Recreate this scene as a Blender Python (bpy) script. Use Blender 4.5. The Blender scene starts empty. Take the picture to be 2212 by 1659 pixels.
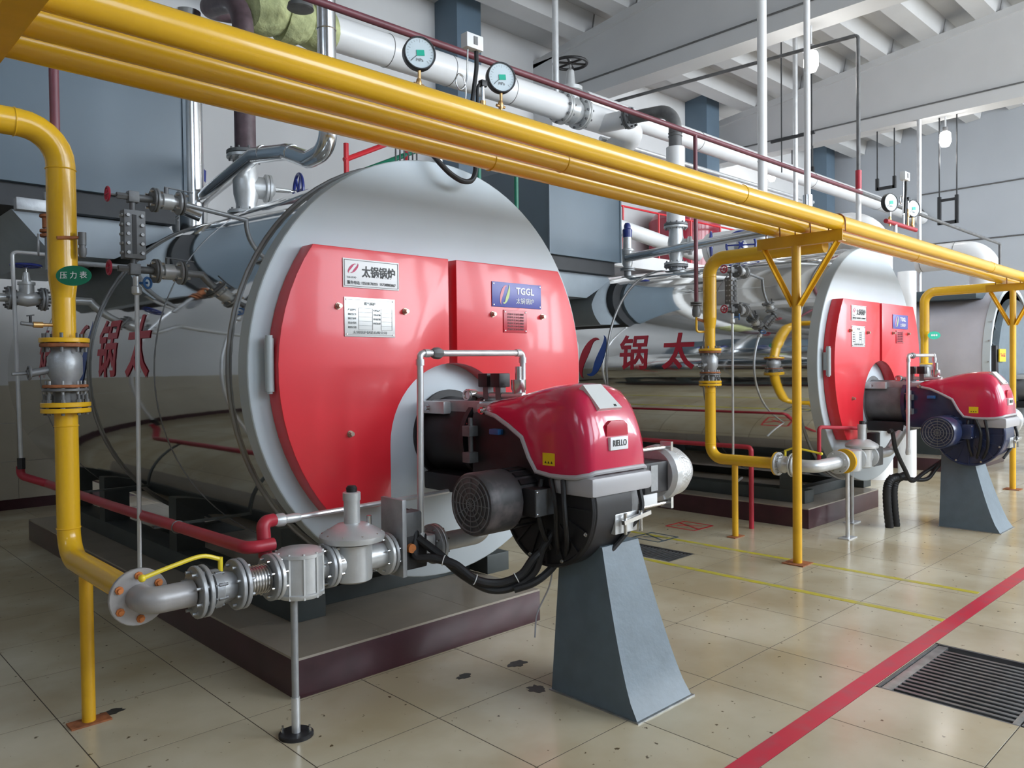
import bpy, bmesh, math, random
from mathutils import Vector, Matrix
from math import sin, cos, pi, radians, sqrt, atan2
random.seed(7)
S = bpy.context.scene
COL = S.collection
# ---------------------------------------------------------------- camera
cam_d = bpy.data.cameras.new('camera'); cam = bpy.data.objects.new('camera', cam_d); COL.objects.link(cam)
def cam_matrix(yaw, pitch, roll, loc):
    d = Vector((cos(yaw)*cos(pitch), sin(yaw)*cos(pitch), -sin(pitch)))
    r = Vector((sin(yaw), -cos(yaw), 0)); u = r.cross(d)
    r2 = r*cos(roll)+u*sin(roll); u2 = -r*sin(roll)+u*cos(roll); b = -d
    m = Matrix(((r2.x, u2.x, b.x, loc[0]), (r2.y, u2.y, b.y, loc[1]), (r2.z, u2.z, b.z, loc[2]), (0, 0, 0, 1)))
    return m
cam.matrix_world = cam_matrix(.8073, .0197, -.0113, (0, 0, 1.6))
cam_d.sensor_fit = 'HORIZONTAL'; cam_d.sensor_width = 36.0; cam_d.lens = 1699.3/2212*36
cam_d.clip_start = .05; cam_d.clip_end = 200
S.camera = cam
# ---------------------------------------------------------------- world, lights, exposure
w = bpy.data.worlds.new('sky'); S.world = w; w.use_nodes = True
w.node_tree.nodes['Background'].inputs[0].default_value = (.78, .88, 1, 1)
w.node_tree.nodes['Background'].inputs[1].default_value = 3.0
S.view_settings.view_transform = 'Standard'; S.view_settings.look = 'None'
S.view_settings.exposure = 0.5; S.view_settings.gamma = 1; S.view_settings.use_curve_mapping = False
WINX = [2.6, 7.2, 11.8, 16.4, 21.0]
for i, x in enumerate(WINX):      # daylight entering through the tall windows of the front wall
    L = bpy.data.lights.new('window_daylight', 'AREA'); L.shape = 'RECTANGLE'; L.size = 3.4; L.size_y = 5.0
    L.energy = (60, 260, 470, 520, 520)[i]; L.color = (.93, .97, 1)
    o = bpy.data.objects.new('window_daylight', L); COL.objects.link(o)
    o.location = (x, -6.86, 5.6); o.rotation_euler = (radians(90), 0, 0)
for i, y in enumerate((-3.4, 2.2)):          # left wall windows high up
    L = bpy.data.lights.new('side_daylight', 'AREA'); L.shape = 'RECTANGLE'; L.size = 2.6; L.size_y = 1.6
    L.energy = 8; L.color = (.95, .97, 1)
    o = bpy.data.objects.new('side_daylight', L); COL.objects.link(o)
    o.location = (-4.86, y, 5.8); o.rotation_euler = (radians(90), 0, radians(-90))

# ---------------------------------------------------------------- materials
M = {}
def mat(name, col, rough=.5, metal=0, noise=0, nscale=6, bump=0, bscale=40, coat=0, emit=None, spec=.5, dirt=None, dscale=3):
    m = bpy.data.materials.new(name); m.use_nodes = True; nt = m.node_tree; b = nt.nodes['Principled BSDF']
    b.inputs['Base Color'].default_value = (*col, 1); b.inputs['Roughness'].default_value = rough
    b.inputs['Metallic'].default_value = metal; b.inputs['Specular IOR Level'].default_value = spec
    b.inputs['Coat Weight'].default_value = coat; b.inputs['Coat Roughness'].default_value = .08
    tc = nt.nodes.new('ShaderNodeTexCoord')
    if noise or dirt:
        n = nt.nodes.new('ShaderNodeTexNoise'); n.inputs['Scale'].default_value = nscale if noise else dscale
        n.inputs['Detail'].default_value = 6; nt.links.new(tc.outputs['Object'], n.inputs['Vector'])
        r = nt.nodes.new('ShaderNodeValToRGB'); nt.links.new(n.outputs['Fac'], r.inputs['Fac'])
        if dirt:
            r.color_ramp.elements[0].position = .33; r.color_ramp.elements[1].position = .52
            r.color_ramp.elements[0].color = (*dirt, 1); r.color_ramp.elements[1].color = (*col, 1)
        else:
            r.color_ramp.elements[0].position = .3; r.color_ramp.elements[1].position = .7
            r.color_ramp.elements[0].color = (*[c*(1-noise) for c in col], 1)
            r.color_ramp.elements[1].color = (*[min(1, c*(1+noise*.6)) for c in col], 1)
        nt.links.new(r.outputs['Color'], b.inputs['Base Color'])
    if bump:
        n2 = nt.nodes.new('ShaderNodeTexNoise'); n2.inputs['Scale'].default_value = bscale; n2.inputs['Detail'].default_value = 4
        nt.links.new(tc.outputs['Object'], n2.inputs['Vector'])
        bp = nt.nodes.new('ShaderNodeBump'); bp.inputs['Strength'].default_value = bump; bp.inputs['Distance'].default_value = .02
        nt.links.new(n2.outputs['Fac'], bp.inputs['Height']); nt.links.new(bp.outputs['Normal'], b.inputs['Normal'])
    if emit:
        b.inputs['Emission Color'].default_value = (*emit[0], 1); b.inputs['Emission Strength'].default_value = emit[1]
    M[name] = m; return m
mat('yellow', (.78, .44, .014), .26, noise=.05, nscale=3, coat=.35)
mat('yellow_post', (.76, .41, .014), .38, noise=.14, nscale=5, coat=.15, bump=.04)
mat('lever_yellow', (.80, .62, .03), .35, noise=.1)
mat('rust', (.32, .11, .04), .75, noise=.4, nscale=25, bump=.2)
mat('orange_nut', (.62, .20, .05), .6, noise=.2, nscale=30)
mat('red_door', (.70, .022, .035), .34, noise=.05, nscale=2, coat=.25)
mat('hood_red', (.60, .012, .065), .22, noise=.05, nscale=3, coat=.7)
mat('red_pipe', (.42, .022, .04), .4, noise=.15, nscale=4)
mat('maroon', (.17, .045, .06), .45, noise=.2, nscale=4)
mat('purple_pipe', (.11, .07, .08), .5, noise=.4, nscale=12)
mat('face_paint', (.56, .62, .66), .42, noise=.04, nscale=2)
mat('rim_paint', (.42, .46, .47), .40, noise=.06, nscale=3)
mat('mirror', (.80, .80, .79), .055, 1, noise=.04, nscale=1.5, bump=.05, bscale=1.6)
mat('mirror_band', (.27, .27, .27), .42, .9, noise=.1)
mat('galv', (.70, .71, .72), .32, .6, noise=.12, nscale=8)
mat('silver_paint', (.60, .61, .61), .35, .45, noise=.10, nscale=10, bump=.06)
mat('silver_clad', (.78, .79, .80), .17, 1, noise=.05, bump=.06, bscale=6)
mat('cast_gray', (.36, .37, .38), .42, .45, noise=.15, nscale=14, bump=.1)
mat('cast_dark', (.17, .175, .18), .5, .35, noise=.2, nscale=12, bump=.1)
mat('elbow_paint', (.40, .385, .38), .38, .3, noise=.10, nscale=10, bump=.05)
mat('steel', (.62, .62, .62), .25, 1, noise=.1, nscale=20)
mat('black', (.014, .014, .016), .48, noise=.2, nscale=8)
mat('black_dusty', (.035, .034, .036), .5, dirt=(.12, .10, .10), dscale=9)
mat('black_rubber', (.012, .012, .013), .55)
mat('gray_plastic', (.42, .41, .42), .35)
mat('box_gray', (.12, .16, .195), .45, noise=.06, nscale=1.5)
mat('dark_under', (.03, .032, .035), .6, noise=.2)
mat('duct_gray', (.32, .37, .41), .45, noise=.06)
mat('pedestal', (.125, .165, .195), .42, noise=.12, nscale=9, bump=.05)
mat('skid', (.045, .055, .055), .5, noise=.2)
mat('column_blue', (.13, .19, .25), .5, noise=.08, nscale=2)
mat('wall', (.72, .72, .72), .75, noise=.06, nscale=.8, bump=.03)
mat('wall_dim', (.33, .33, .33), .75, noise=.05, nscale=.6)
mat('wall_side', (.50, .53, .57), .75, noise=.05, nscale=.6, bump=.03)
mat('ceiling', (.60, .60, .60), .8, noise=.07, nscale=1.0, bump=.05)
mat('girder', (.62, .62, .62), .75, noise=.05, nscale=.9, bump=.04)
mat('wall_tile', (.52, .47, .38), .16, noise=.06, nscale=2)
mat('tile_grout', (.07, .055, .035), .8)
mat('plinth_paint', (.050, .013, .020), .35, noise=.25, nscale=6, coat=.2)
mat('plinth_tile', (.32, .275, .22), .22, noise=.10, nscale=3)
mat('floor_red', (.62, .025, .06), .30, dirt=(.52, .06, .09), dscale=8)
mat('floor_yellow', (.55, .47, .04), .35, dirt=(.42, .40, .16), dscale=9)
mat('stain', (.03, .028, .022), .5, noise=.4, nscale=20)
mat('grate_steel', (.22, .225, .23), .3, .8, noise=.3, nscale=10)
mat('grate_frame', (.42, .43, .43), .35, .8, noise=.3, nscale=14)
mat('pit', (.008, .008, .009), .8)
mat('blue_paint', (.02, .035, .22), .35, noise=.15, coat=.3)
mat('blue_bright', (.03, .12, .32), .35)
mat('green_pipe', (.0, .17, .09), .35)
mat('green_tag', (.0, .17, .085), .45)
mat('teal', (.0, .50, .33), .5)
mat('handwheel_red', (.42, .02, .05), .35, noise=.1)
mat('white', (.80, .80, .80), .45)
mat('white_pipe', (.80, .80, .80), .33, noise=.04, nscale=2, bump=.05, bscale=5)
mat('insul_dark', (.14, .14, .14), .45, noise=.3, nscale=9)
mat('rockwool', (.50, .53, .27), .95, noise=.35, nscale=9, bump=1.0, bscale=16)
mat('plate_silver', (.72, .73, .72), .30, .25)
mat('ink', (.02, .02, .02), .5)
mat('ink_gray', (.28, .29, .29), .5)
mat('ink_red', (.50, .02, .10), .5)
mat('letter_red', (.50, .015, .04), .35)
mat('letter_blue', (.02, .08, .36), .35)
mat('plate_blue', (.085, .095, .36), .35)
mat('logo_green', (.52, .62, .25), .5)
mat('logo_pink', (.72, .28, .32), .5)
mat('plate_red', (.50, .03, .05), .3)
mat('sign_yellow', (.85, .62, .01), .4)
mat('brass', (.62, .38, .16), .3, .8, noise=.15, nscale=20)
mat('bolt_tan', (.50, .42, .34), .3, .6)
mat('dial', (.66, .76, .80), .3)
mat('lamp', (1, 1, 1), .5, emit=((1, .99, .96), 14))
mat('lilac', (.60, .59, .66), .4, .0, noise=.04)
mat('dark_teal', (.07, .10, .12), .4)
mat('tank_red', (.33, .012, .035), .3, coat=.3)
mat('mesh_silver', (.70, .71, .71), .35, .7, noise=.1, nscale=30, bump=.4, bscale=90)
mat('navy', (.02, .03, .08), .3, coat=.3)
def glass_mat():
    m = mat('window_glass', (.8, .9, 1), .02); b = m.node_tree.nodes['Principled BSDF']
    b.inputs['Transmission Weight'].default_value = 1; b.inputs['IOR'].default_value = 1.05
glass_mat()
def tile_mat():
    m = bpy.data.materials.new('floor_tile'); m.use_nodes = True; nt = m.node_tree; b = nt.nodes['Principled BSDF']; N = nt.nodes.new; Lk = nt.links.new
    geo = N('ShaderNodeNewGeometry'); oi = N('ShaderNodeObjectInfo')
    n = N('ShaderNodeTexNoise'); n.inputs['Scale'].default_value = 1.1; n.inputs['Detail'].default_value = 5; Lk(geo.outputs['Position'], n.inputs['Vector'])
    r = N('ShaderNodeValToRGB'); Lk(n.outputs['Fac'], r.inputs['Fac'])
    r.color_ramp.elements[0].position = .35; r.color_ramp.elements[0].color = (.44, .36, .225, 1)
    r.color_ramp.elements[1].position = .65; r.color_ramp.elements[1].color = (.60, .54, .40, 1)
    # specks of dirt
    n2 = N('ShaderNodeTexNoise'); n2.inputs['Scale'].default_value = 24; n2.inputs['Detail'].default_value = 3; Lk(geo.outputs['Position'], n2.inputs['Vector'])
    r2 = N('ShaderNodeValToRGB'); Lk(n2.outputs['Fac'], r2.inputs['Fac'])
    r2.color_ramp.elements[0].position = .27; r2.color_ramp.elements[0].color = (.20, .17, .12, 1)
    r2.color_ramp.elements[1].position = .31; r2.color_ramp.elements[1].color = (1, 1, 1, 1)
    mx = N('ShaderNodeMix'); mx.data_type = 'RGBA'; mx.blend_type = 'MULTIPLY'; mx.inputs['Factor'].default_value = 1
    Lk(r.outputs['Color'], mx.inputs[6]); Lk(r2.outputs['Color'], mx.inputs[7])
    hs = N('ShaderNodeHueSaturation'); Lk(mx.outputs[2], hs.inputs['Color'])
    ma = N('ShaderNodeMath'); ma.operation = 'MULTIPLY_ADD'; ma.inputs[1].default_value = .08; ma.inputs[2].default_value = .96
    Lk(oi.outputs['Random'], ma.inputs[0]); Lk(ma.outputs[0], hs.inputs['Value'])
    Lk(hs.outputs['Color'], b.inputs['Base Color'])
    n3 = N('ShaderNodeTexNoise'); n3.inputs['Scale'].default_value = 2.2; n3.inputs['Detail'].default_value = 4; Lk(geo.outputs['Position'], n3.inputs['Vector'])
    mr = N('ShaderNodeMapRange'); mr.inputs['To Min'].default_value = .10; mr.inputs['To Max'].default_value = .30; Lk(n3.outputs['Fac'], mr.inputs['Value'])
    Lk(mr.outputs['Result'], b.inputs['Roughness']); b.inputs['Specular IOR Level'].default_value = .5
    M['floor_tile'] = m
tile_mat()

# ---------------------------------------------------------------- mesh helpers
O = Vector((0, 0, 0))           # origin of the thing being built (world); meshes are stored relative to it
def V(*a): return Vector(a[0]) if len(a) == 1 else Vector(a)
def frame(d):
    d = d.normalized(); a = Vector((0, 0, 1)) if abs(d.z) < .9 else Vector((1, 0, 0))
    u = a.cross(d).normalized(); v = d.cross(u); return u, v, d
class MB:
    def __init__(s): s.v = []; s.f = []
    def add(s, vs, fs):
        k = len(s.v); s.v += [tuple(p) for p in vs]; s.f += [tuple(i+k for i in f) for f in fs]; return s
    def box(s, x0, x1, y0, y1, z0, z1):
        vs = [(x, y, z) for z in (z0, z1) for y in (y0, y1) for x in (x0, x1)]
        return s.add(vs, [(0, 2, 3, 1), (4, 5, 7, 6), (0, 1, 5, 4), (2, 6, 7, 3), (0, 4, 6, 2), (1, 3, 7, 5)])
    def bar(s, a, b, wd, h, up=(0, 0, 1)):
        a = V(a); b = V(b); d = (b-a).normalized(); u = V(up).cross(d)
        if u.length < 1e-4: u = Vector((1, 0, 0)).cross(d)
        u.normalize(); v = d.cross(u); vs = []
        for p in (a, b):
            for (i, j) in ((-1, -1), (1, -1), (1, 1), (-1, 1)): vs.append(p+u*i*wd/2+v*j*h/2)
        return s.add(vs, [(0, 3, 2, 1), (4, 5, 6, 7), (0, 1, 5, 4), (1, 2, 6, 5), (2, 3, 7, 6), (3, 0, 4, 7)])
    def lathe(s, a, d, prof, n=24):     # prof: (t, r) along direction d from a
        u, v, d = frame(V(d)); a = V(a); vs = []; fs = []
        for (t, r) in prof:
            for i in range(n):
                q = 2*pi*i/n; vs.append(a+d*t+u*cos(q)*r+v*sin(q)*r)
        for k in range(len(prof)-1):
            for i in range(n):
                j = (i+1) % n; fs.append((k*n+i, k*n+j, (k+1)*n+j, (k+1)*n+i))
        if prof[0][1] > 1e-5: fs.append(tuple(range(n-1, -1, -1)))
        if prof[-1][1] > 1e-5: fs.append(tuple(range((len(prof)-1)*n, len(prof)*n)))
        return s.add(vs, fs)
    def cyl(s, a, b, r, r1=None, n=20):
        a = V(a); b = V(b); return s.lathe(a, b-a, [(0, r), ((b-a).length, r if r1 is None else r1)], n)
    def tube(s, pts, r, n=12, closed=False, caps=True):
        pts = [V(p) for p in pts]; vs = []; fs = []; m = len(pts)
        rr = r if isinstance(r, (list, tuple)) else [r]*m
        t0 = (pts[1]-pts[0]).normalized(); u, v, _ = frame(t0); prev = t0
        for k, p in enumerate(pts):
            if closed: t = (pts[(k+1) % m]-pts[k-1]).normalized()
            else: t = (pts[min(k+1, m-1)]-pts[max(k-1, 0)]).normalized()
            q = prev.rotation_difference(t); u = q @ u; v = q @ v; prev = t
            for i in range(n):
                a = 2*pi*i/n; vs.append(p+u*cos(a)*rr[k]+v*sin(a)*rr[k])
        for k in range(m if closed else m-1):
            for i in range(n):
                j = (i+1) % n; k2 = (k+1) % m; fs.append((k*n+i, k*n+j, k2*n+j, k2*n+i))
        if caps and not closed: fs.append(tuple(range(n-1, -1, -1))); fs.append(tuple(range((m-1)*n, m*n)))
        return s.add(vs, fs)
    def pipe(s, pts, r, bend=None, n=16, seg=7):
        return s.tube(rounded(pts, bend if bend else r*1.6, seg), r, n)
    def torus(s, c, d, R, r, n=28, m=8):
        u, v, d = frame(V(d)); c = V(c)
        return s.tube([c+u*cos(2*pi*i/n)*R+v*sin(2*pi*i/n)*R for i in range(n)], r, m, closed=True)
    def prism(s, poly, axis, a, b):    # poly of 2D points, extruded along axis (0,1,2) from a to b
        def P(p, t):
            q = [0, 0, 0]; o = [i for i in range(3) if i != axis]; q[o[0]] = p[0]; q[o[1]] = p[1]; q[axis] = t; return q
        n = len(poly); vs = [P(p, a) for p in poly]+[P(p, b) for p in poly]
        ar = sum(poly[i][0]*poly[(i+1) % n][1]-poly[(i+1) % n][0]*poly[i][1] for i in range(n))
        fs = [tuple(range(n)), tuple(range(2*n-1, n-1, -1))]+[(i, i+n, (i+1) % n+n, (i+1) % n) for i in range(n)]
        return s.add(vs, fs)
    def sphere(s, c, r, n=16, m=8, sz=(1, 1, 1)):
        c = V(c); vs = [c+V(0, 0, -r*sz[2])]; fs = []
        for k in range(1, m):
            a = -pi/2+pi*k/m
            for i in range(n): q = 2*pi*i/n; vs.append(c+V(cos(a)*cos(q)*r*sz[0], cos(a)*sin(q)*r*sz[1], sin(a)*r*sz[2]))
        vs.append(c+V(0, 0, r*sz[2]))
        for i in range(n): fs.append((0, 1+(i+1) % n, 1+i))
        for k in range(m-2):
            for i in range(n): j = (i+1) % n; fs.append((1+k*n+i, 1+k*n+j, 1+(k+1)*n+j, 1+(k+1)*n+i))
        e = len(vs)-1
        for i in range(n): fs.append((e, 1+(m-2)*n+i, 1+(m-2)*n+(i+1) % n))
        return s.add(vs, fs)
    def bolts(s, c, d, R, r, h, n, ph=0):
        u, v, d = frame(V(d)); c = V(c)
        for i in range(n):
            q = 2*pi*i/n+ph; p = c+u*cos(q)*R+v*sin(q)*R; s.lathe(p-d*h/2, d, [(0, r), (h, r)], 6)
        return s
    def mesh(s, name, m, bevel=0, smooth=35, org=None):
        o = O if org is None else V(org)
        me = bpy.data.meshes.new(name); me.from_pydata([(p[0]-o.x, p[1]-o.y, p[2]-o.z) for p in s.v], [], s.f)
        bm = bmesh.new(); bm.from_mesh(me); bmesh.ops.recalc_face_normals(bm, faces=bm.faces)
        if bevel: bmesh.ops.bevel(bm, geom=list(bm.edges), offset=bevel, segments=2, affect='EDGES', profile=.6)
        bm.to_mesh(me); bm.free()
        me.materials.append(M[m] if isinstance(m, str) else m)
        if smooth:
            me.shade_smooth(); me.set_sharp_from_angle(angle=radians(smooth))
        return me
    def build(s, name, m, parent=None, bevel=0, smooth=35, label=None, org=None):
        me = s.mesh(name, m, bevel, smooth, org); o = bpy.data.objects.new(name, me); COL.objects.link(o)
        if parent: o.parent = parent
        elif org is not None: o.location = V(org)
        elif O.length: o.location = O
        if label: o['label'] = label
        return o
def rounded(pts, bend, seg=7):
    pts = [V(p) for p in pts]; out = [pts[0]]
    for i in range(1, len(pts)-1):
        p = pts[i]; a = (pts[i-1]-p); b = (pts[i+1]-p); la = a.length; lb = b.length; a.normalize(); b.normalize()
        ang = a.angle(b)
        if ang > 3.1: out.append(p); continue
        d = min(bend/math.tan(ang/2), la*.49, lb*.49); R = d*math.tan(ang/2)
        c = p+(a+b).normalized()*(R/sin(ang/2)); s0 = p+a*d-c; s1 = p+b*d-c; tot = s0.angle(s1); ax = s0.cross(s1).normalized()
        for k in range(seg+1): out.append(c+Matrix.Rotation(tot*k/seg, 3, ax) @ s0)
    out.append(pts[-1]); return out
def smoothpath(pts, k=6):           # Catmull-Rom
    P = [V(p) for p in pts]; P = [P[0]*2-P[1]]+P+[P[-1]*2-P[-2]]; out = []
    for i in range(1, len(P)-2):
        for j in range(k):
            t = j/k; a, b, c, d = P[i-1:i+3]
            out.append(.5*((2*b)+(c-a)*t+(2*a-5*b+4*c-d)*t*t+(3*b-a-3*c+d)*t**3))
    out.append(P[-2]); return out
def tag(o, label, cat, group=None, kind=None):
    o['label'] = label; o['category'] = cat
    if group: o['group'] = group
    if kind: o['kind'] = kind
    return o
def thing(name, loc, label, cat, group=None):
    global O
    O = V(loc); e = bpy.data.objects.new(name, None); e.empty_display_size = .1; COL.objects.link(e); e.location = O
    return tag(e, label, cat, group)
def single(mb, name, m, loc, label, cat, group=None, bevel=0, kind=None, smooth=35):
    global O
    O = V(0, 0, 0); return tag(mb.build(name, m, None, bevel, smooth, org=loc), label, cat, group, kind)
def struct(mb, name, m, bevel=0, smooth=35):
    global O
    O = V(0, 0, 0); o = mb.build(name, m, None, bevel, smooth); o['kind'] = 'structure'; return o
def link_copy(src, name, parent, loc):
    o = bpy.data.objects.new(name, src if isinstance(src, bpy.types.Mesh) else src.data); COL.objects.link(o)
    if parent: o.parent = parent
    o.location = loc; return o
KIDS = {}
def copy_tree(o, parent=None):
    c = o.copy(); COL.objects.link(c); c.parent = parent
    for ch in list(o.children): copy_tree(ch, c)
    return c
def dup(root, off, label, group=None):
    c = copy_tree(root); c.location = root.location+V(off); c['label'] = label
    if group: c['group'] = group
    return c
def text_mesh(body, size, m, name='lettering', bold=0, extrude=.0008):
    c = bpy.data.curves.new('t', 'FONT'); c.body = body; c.size = size; c.align_x = 'CENTER'; c.align_y = 'CENTER'
    c.resolution_u = 3; c.offset = bold; c.extrude = extrude
    o = bpy.data.objects.new('t', c); COL.objects.link(o); dg = bpy.context.evaluated_depsgraph_get()
    me = bpy.data.meshes.new_from_object(o.evaluated_get(dg)); bpy.data.objects.remove(o); bpy.data.curves.remove(c)
    me.name = name; me.materials.clear(); me.materials.append(M[m]); return me
def place_mesh(me, name, parent, fn, bevelcuts=None):
    bm = bmesh.new(); bm.from_mesh(me)
    if bevelcuts:
        for z in bevelcuts: bmesh.ops.bisect_plane(bm, geom=bm.verts[:]+bm.edges[:]+bm.faces[:], plane_co=(0, z, 0), plane_no=(0, 1, 0))
    for v in bm.verts: v.co = V(fn(v.co))-O
    bm.to_mesh(me); bm.free(); o = bpy.data.objects.new(name, me); COL.objects.link(o); o.parent = parent; return o
def text_front(body, size, m, parent, x, y, z, name='lettering', bold=0, sx=1):   # reads from -Y side (faces -Y)
    return place_mesh(text_mesh(body, size, m, name, bold), name, parent, lambda p: (x+p.x*sx, y-p.z, z+p.y))

# ================================================================ SETTING
XL, XR, YF, YB = -5.0, 23.4, -7.0, 10.8
def roofz(y): return 8.75-.11*y
TS, TX0, TY0 = .6281, .9634, 2.2017         # floor tile size and grid origin
GR1 = (3.975, 4.84, .93, 1.565); GR2 = (5.36, 5.74, 3.76, 4.38)
_f = MB()
for a_ in ((XL, GR1[0], YF, YB), (GR1[0], GR1[1], YF, GR1[2]), (GR1[0], GR1[1], GR1[3], YB), (GR1[1], GR2[0], YF, YB), (GR2[0], GR2[1], YF, GR2[2]), (GR2[0], GR2[1], GR2[3], YB), (GR2[1], XR, YF, YB)):
    _f.box(*a_, -.12, -.0006)
fl = struct(_f, 'floor', 'tile_grout', smooth=0)
def clip_tile(x0, x1, y0, y1, G):
    if x1 <= G[0] or x0 >= G[1] or y1 <= G[2] or y0 >= G[3]: return [(x0, x1, y0, y1)]
    out = []
    if x0 < G[0]: out.append((x0, G[0], y0, y1))
    if x1 > G[1]: out.append((G[1], x1, y0, y1))
    a, b = max(x0, G[0]), min(x1, G[1])
    if y0 < G[2]: out.append((a, b, y0, G[2]))
    if y1 > G[3]: out.append((a, b, G[3], y1))
    return out
def tile_geo(mb, x0, x1, y0, y1, z0, z1, c=.0003, g=.0024):
    x0 += g; x1 -= g; y0 += g; y1 -= g
    vs = [(x0, y0, z0), (x1, y0, z0), (x1, y1, z0), (x0, y1, z0), (x0, y0, z1-c), (x1, y0, z1-c), (x1, y1, z1-c), (x0, y1, z1-c),
          (x0+c, y0+c, z1), (x1-c, y0+c, z1), (x1-c, y1-c, z1), (x0+c, y1-c, z1)]
    mb.add(vs, [(0, 1, 5, 4), (1, 2, 6, 5), (2, 3, 7, 6), (3, 0, 4, 7), (4, 5, 9, 8), (5, 6, 10, 9), (6, 7, 11, 10), (7, 4, 8, 11), (8, 9, 10, 11)])
tmb = MB(); tile_geo(tmb, 0, TS, 0, TS, -.003, 0); TM = tmb.mesh('tile', 'floor_tile', smooth=0, org=(0, 0, 0))
tiles = []
for i in range(-10, 36):
    for j in range(-15, 15):
        x0 = TX0+i*TS; y0 = TY0+j*TS
        if x0+TS < XL or x0 > XR or y0+TS < YF or y0 > YB: continue
        f = .6913*(x0+.3)+.7225*(y0+.3); r = .7225*(x0+.3)-.6913*(y0+.3)
        tiles.append(((f if f > 1.2 and abs(r) < f*.72+.6 else 100+abs(f)+abs(r)), x0, y0))
tiles.sort(); far = MB(); nt_ = 0
for k, x0, y0 in tiles:
    pcs = clip_tile(x0, x0+TS, y0, y0+TS, GR1); pcs = [q for p in pcs for q in clip_tile(*p, GR2)]
    edge = x0 < XL or x0+TS > XR or y0 < YF or y0+TS > YB
    if edge:
        tile_geo(far, max(x0, XL), min(x0+TS, XR), max(y0, YF), min(y0+TS, YB), -.003, 0); continue
    for p in pcs:
        if k < 100 and nt_ < 296 and (x0 > 7 or not (x0 > 2.0 and x0 < 3.0 and y0 > 3.6)):
            nt_ += 1
            if len(pcs) == 1 and p == (x0, x0+TS, y0, y0+TS): link_copy(TM, 'tile', fl, (x0, y0, 0))
            else:
                q = MB(); tile_geo(q, *p, -.003, 0); q.build('tile', 'floor_tile', fl, smooth=0, org=(0, 0, 0))
        else: tile_geo(far, *p, -.003, 0)
fo = far.build('tiles', 'floor_tile', fl, smooth=0, org=(0, 0, 0)); fo['kind'] = 'stuff'
# walls
struct(MB().prism([(XL-.2, -.1), (XR+.2, -.1), (XR+.2, 9), (XL-.2, 9)], 1, YB, YB+.25), 'wall_back', 'wall')
wt = MB()
wb = bpy.data.objects['wall_back']
nT = 0
WTM = MB(); 
def wtile(mb, x0, x1, z0, z1, y): mb.box(x0+.002, x1-.002, y-.012, y, z0+.002, z1-.002)
for iz in range(3):
    for ix in range(46):
        x0 = XL+ix*.6; x1 = min(x0+.6, XR)
        q = MB(); wtile(q, x0, x1, .12+iz*.45, .12+iz*.45+.45, YB)
        if ix < 26:
            q.build('tile', 'wall_tile', wb, smooth=0)
        else: WTM.add(q.v, q.f)
WTM.build('tiles', 'wall_tile', wb, smooth=0)['kind'] = 'stuff'
struct(MB().box(XL, XR, YB-.02, YB, 0, .12), 'baseboard_back', 'plinth_paint')
struct(MB().prism([(YF-.2, -.1), (YB+.2, -.1), (YB+.2, roofz(YB)+.5), (YF-.2, roofz(YF)+.5)], 0, XR, XR+.25), 'wall_right', 'wall_side')
# the left wall with two openings, front wall with five tall windows
lw = MB(); ys = [YF-.2, -4.7, -2.1, .9, 3.5, YB+.2]
for a, b, op in ((ys[0], ys[1], 0), (ys[1], ys[2], 1), (ys[2], ys[3], 0), (ys[3], ys[4], 1), (ys[4], ys[5], 0)):
    if op: lw.box(XL-.25, XL, a, b, -.1, 5.0); lw.box(XL-.25, XL, a, b, 6.6, 10)
    else: lw.box(XL-.25, XL, a, b, -.1, 10)
struct(lw, 'wall_left', 'wall_dim')
fw = MB(); ed = [XL-.2]
for x in WINX: ed += [x-1.7, x+1.7]
ed.append(XR+.2)
for i in range(len(ed)-1):
    if i % 2 == 0: fw.box(ed[i], ed[i+1], YF-.25, YF, -.1, 10)
    else: fw.box(ed[i], ed[i+1], YF-.25, YF, -.1, 3.0); fw.box(ed[i], ed[i+1], YF-.25, YF, 8.2, 10)
struct(fw, 'wall_front', 'wall')
k = 0
for x in WINX:
    k += 1; g = MB()
    for t in (-1.7, -.6, .55, 1.65): g.box(x+t, x+t+.05, YF-.16, YF-.08, 3.0, 8.2)
    for t in (3.0, 4.7, 6.4, 8.15): g.box(x-1.7, x+1.7, YF-.155, YF-.085, t, t+.05)
    wo = struct(g, 'window_%d' % k, 'white'); MB().box(x-1.69, x+1.69, YF-.123, YF-.117, 3.01, 8.19).build('pane', 'window_glass', wo, smooth=0)
for y in (-3.4, 2.2):
    k += 1; g = MB()
    for t in (-1.3, -.02, 1.25): g.box(XL-.16, XL-.08, y+t, y+t+.05, 5, 6.6)
    for t in (5.0, 6.55): g.box(XL-.155, XL-.085, y-1.3, y+1.3, t, t+.05)
    wo = struct(g, 'window_%d' % k, 'white'); MB().box(XL-.123, XL-.117, y-1.29, y+1.29, 5.01, 6.59).build('pane', 'window_glass', wo, smooth=0)
# a gray double door in the left wall, seen mirrored in the boiler shell
d = struct(MB().box(XL, XL+.05, 5.2, 7.4, 0, 2.4), 'door_1', 'box_gray'); MB().box(XL+.05, XL+.09, 6.35, 6.39, .9, 1.3).build('door_handle', 'steel', d)
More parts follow.
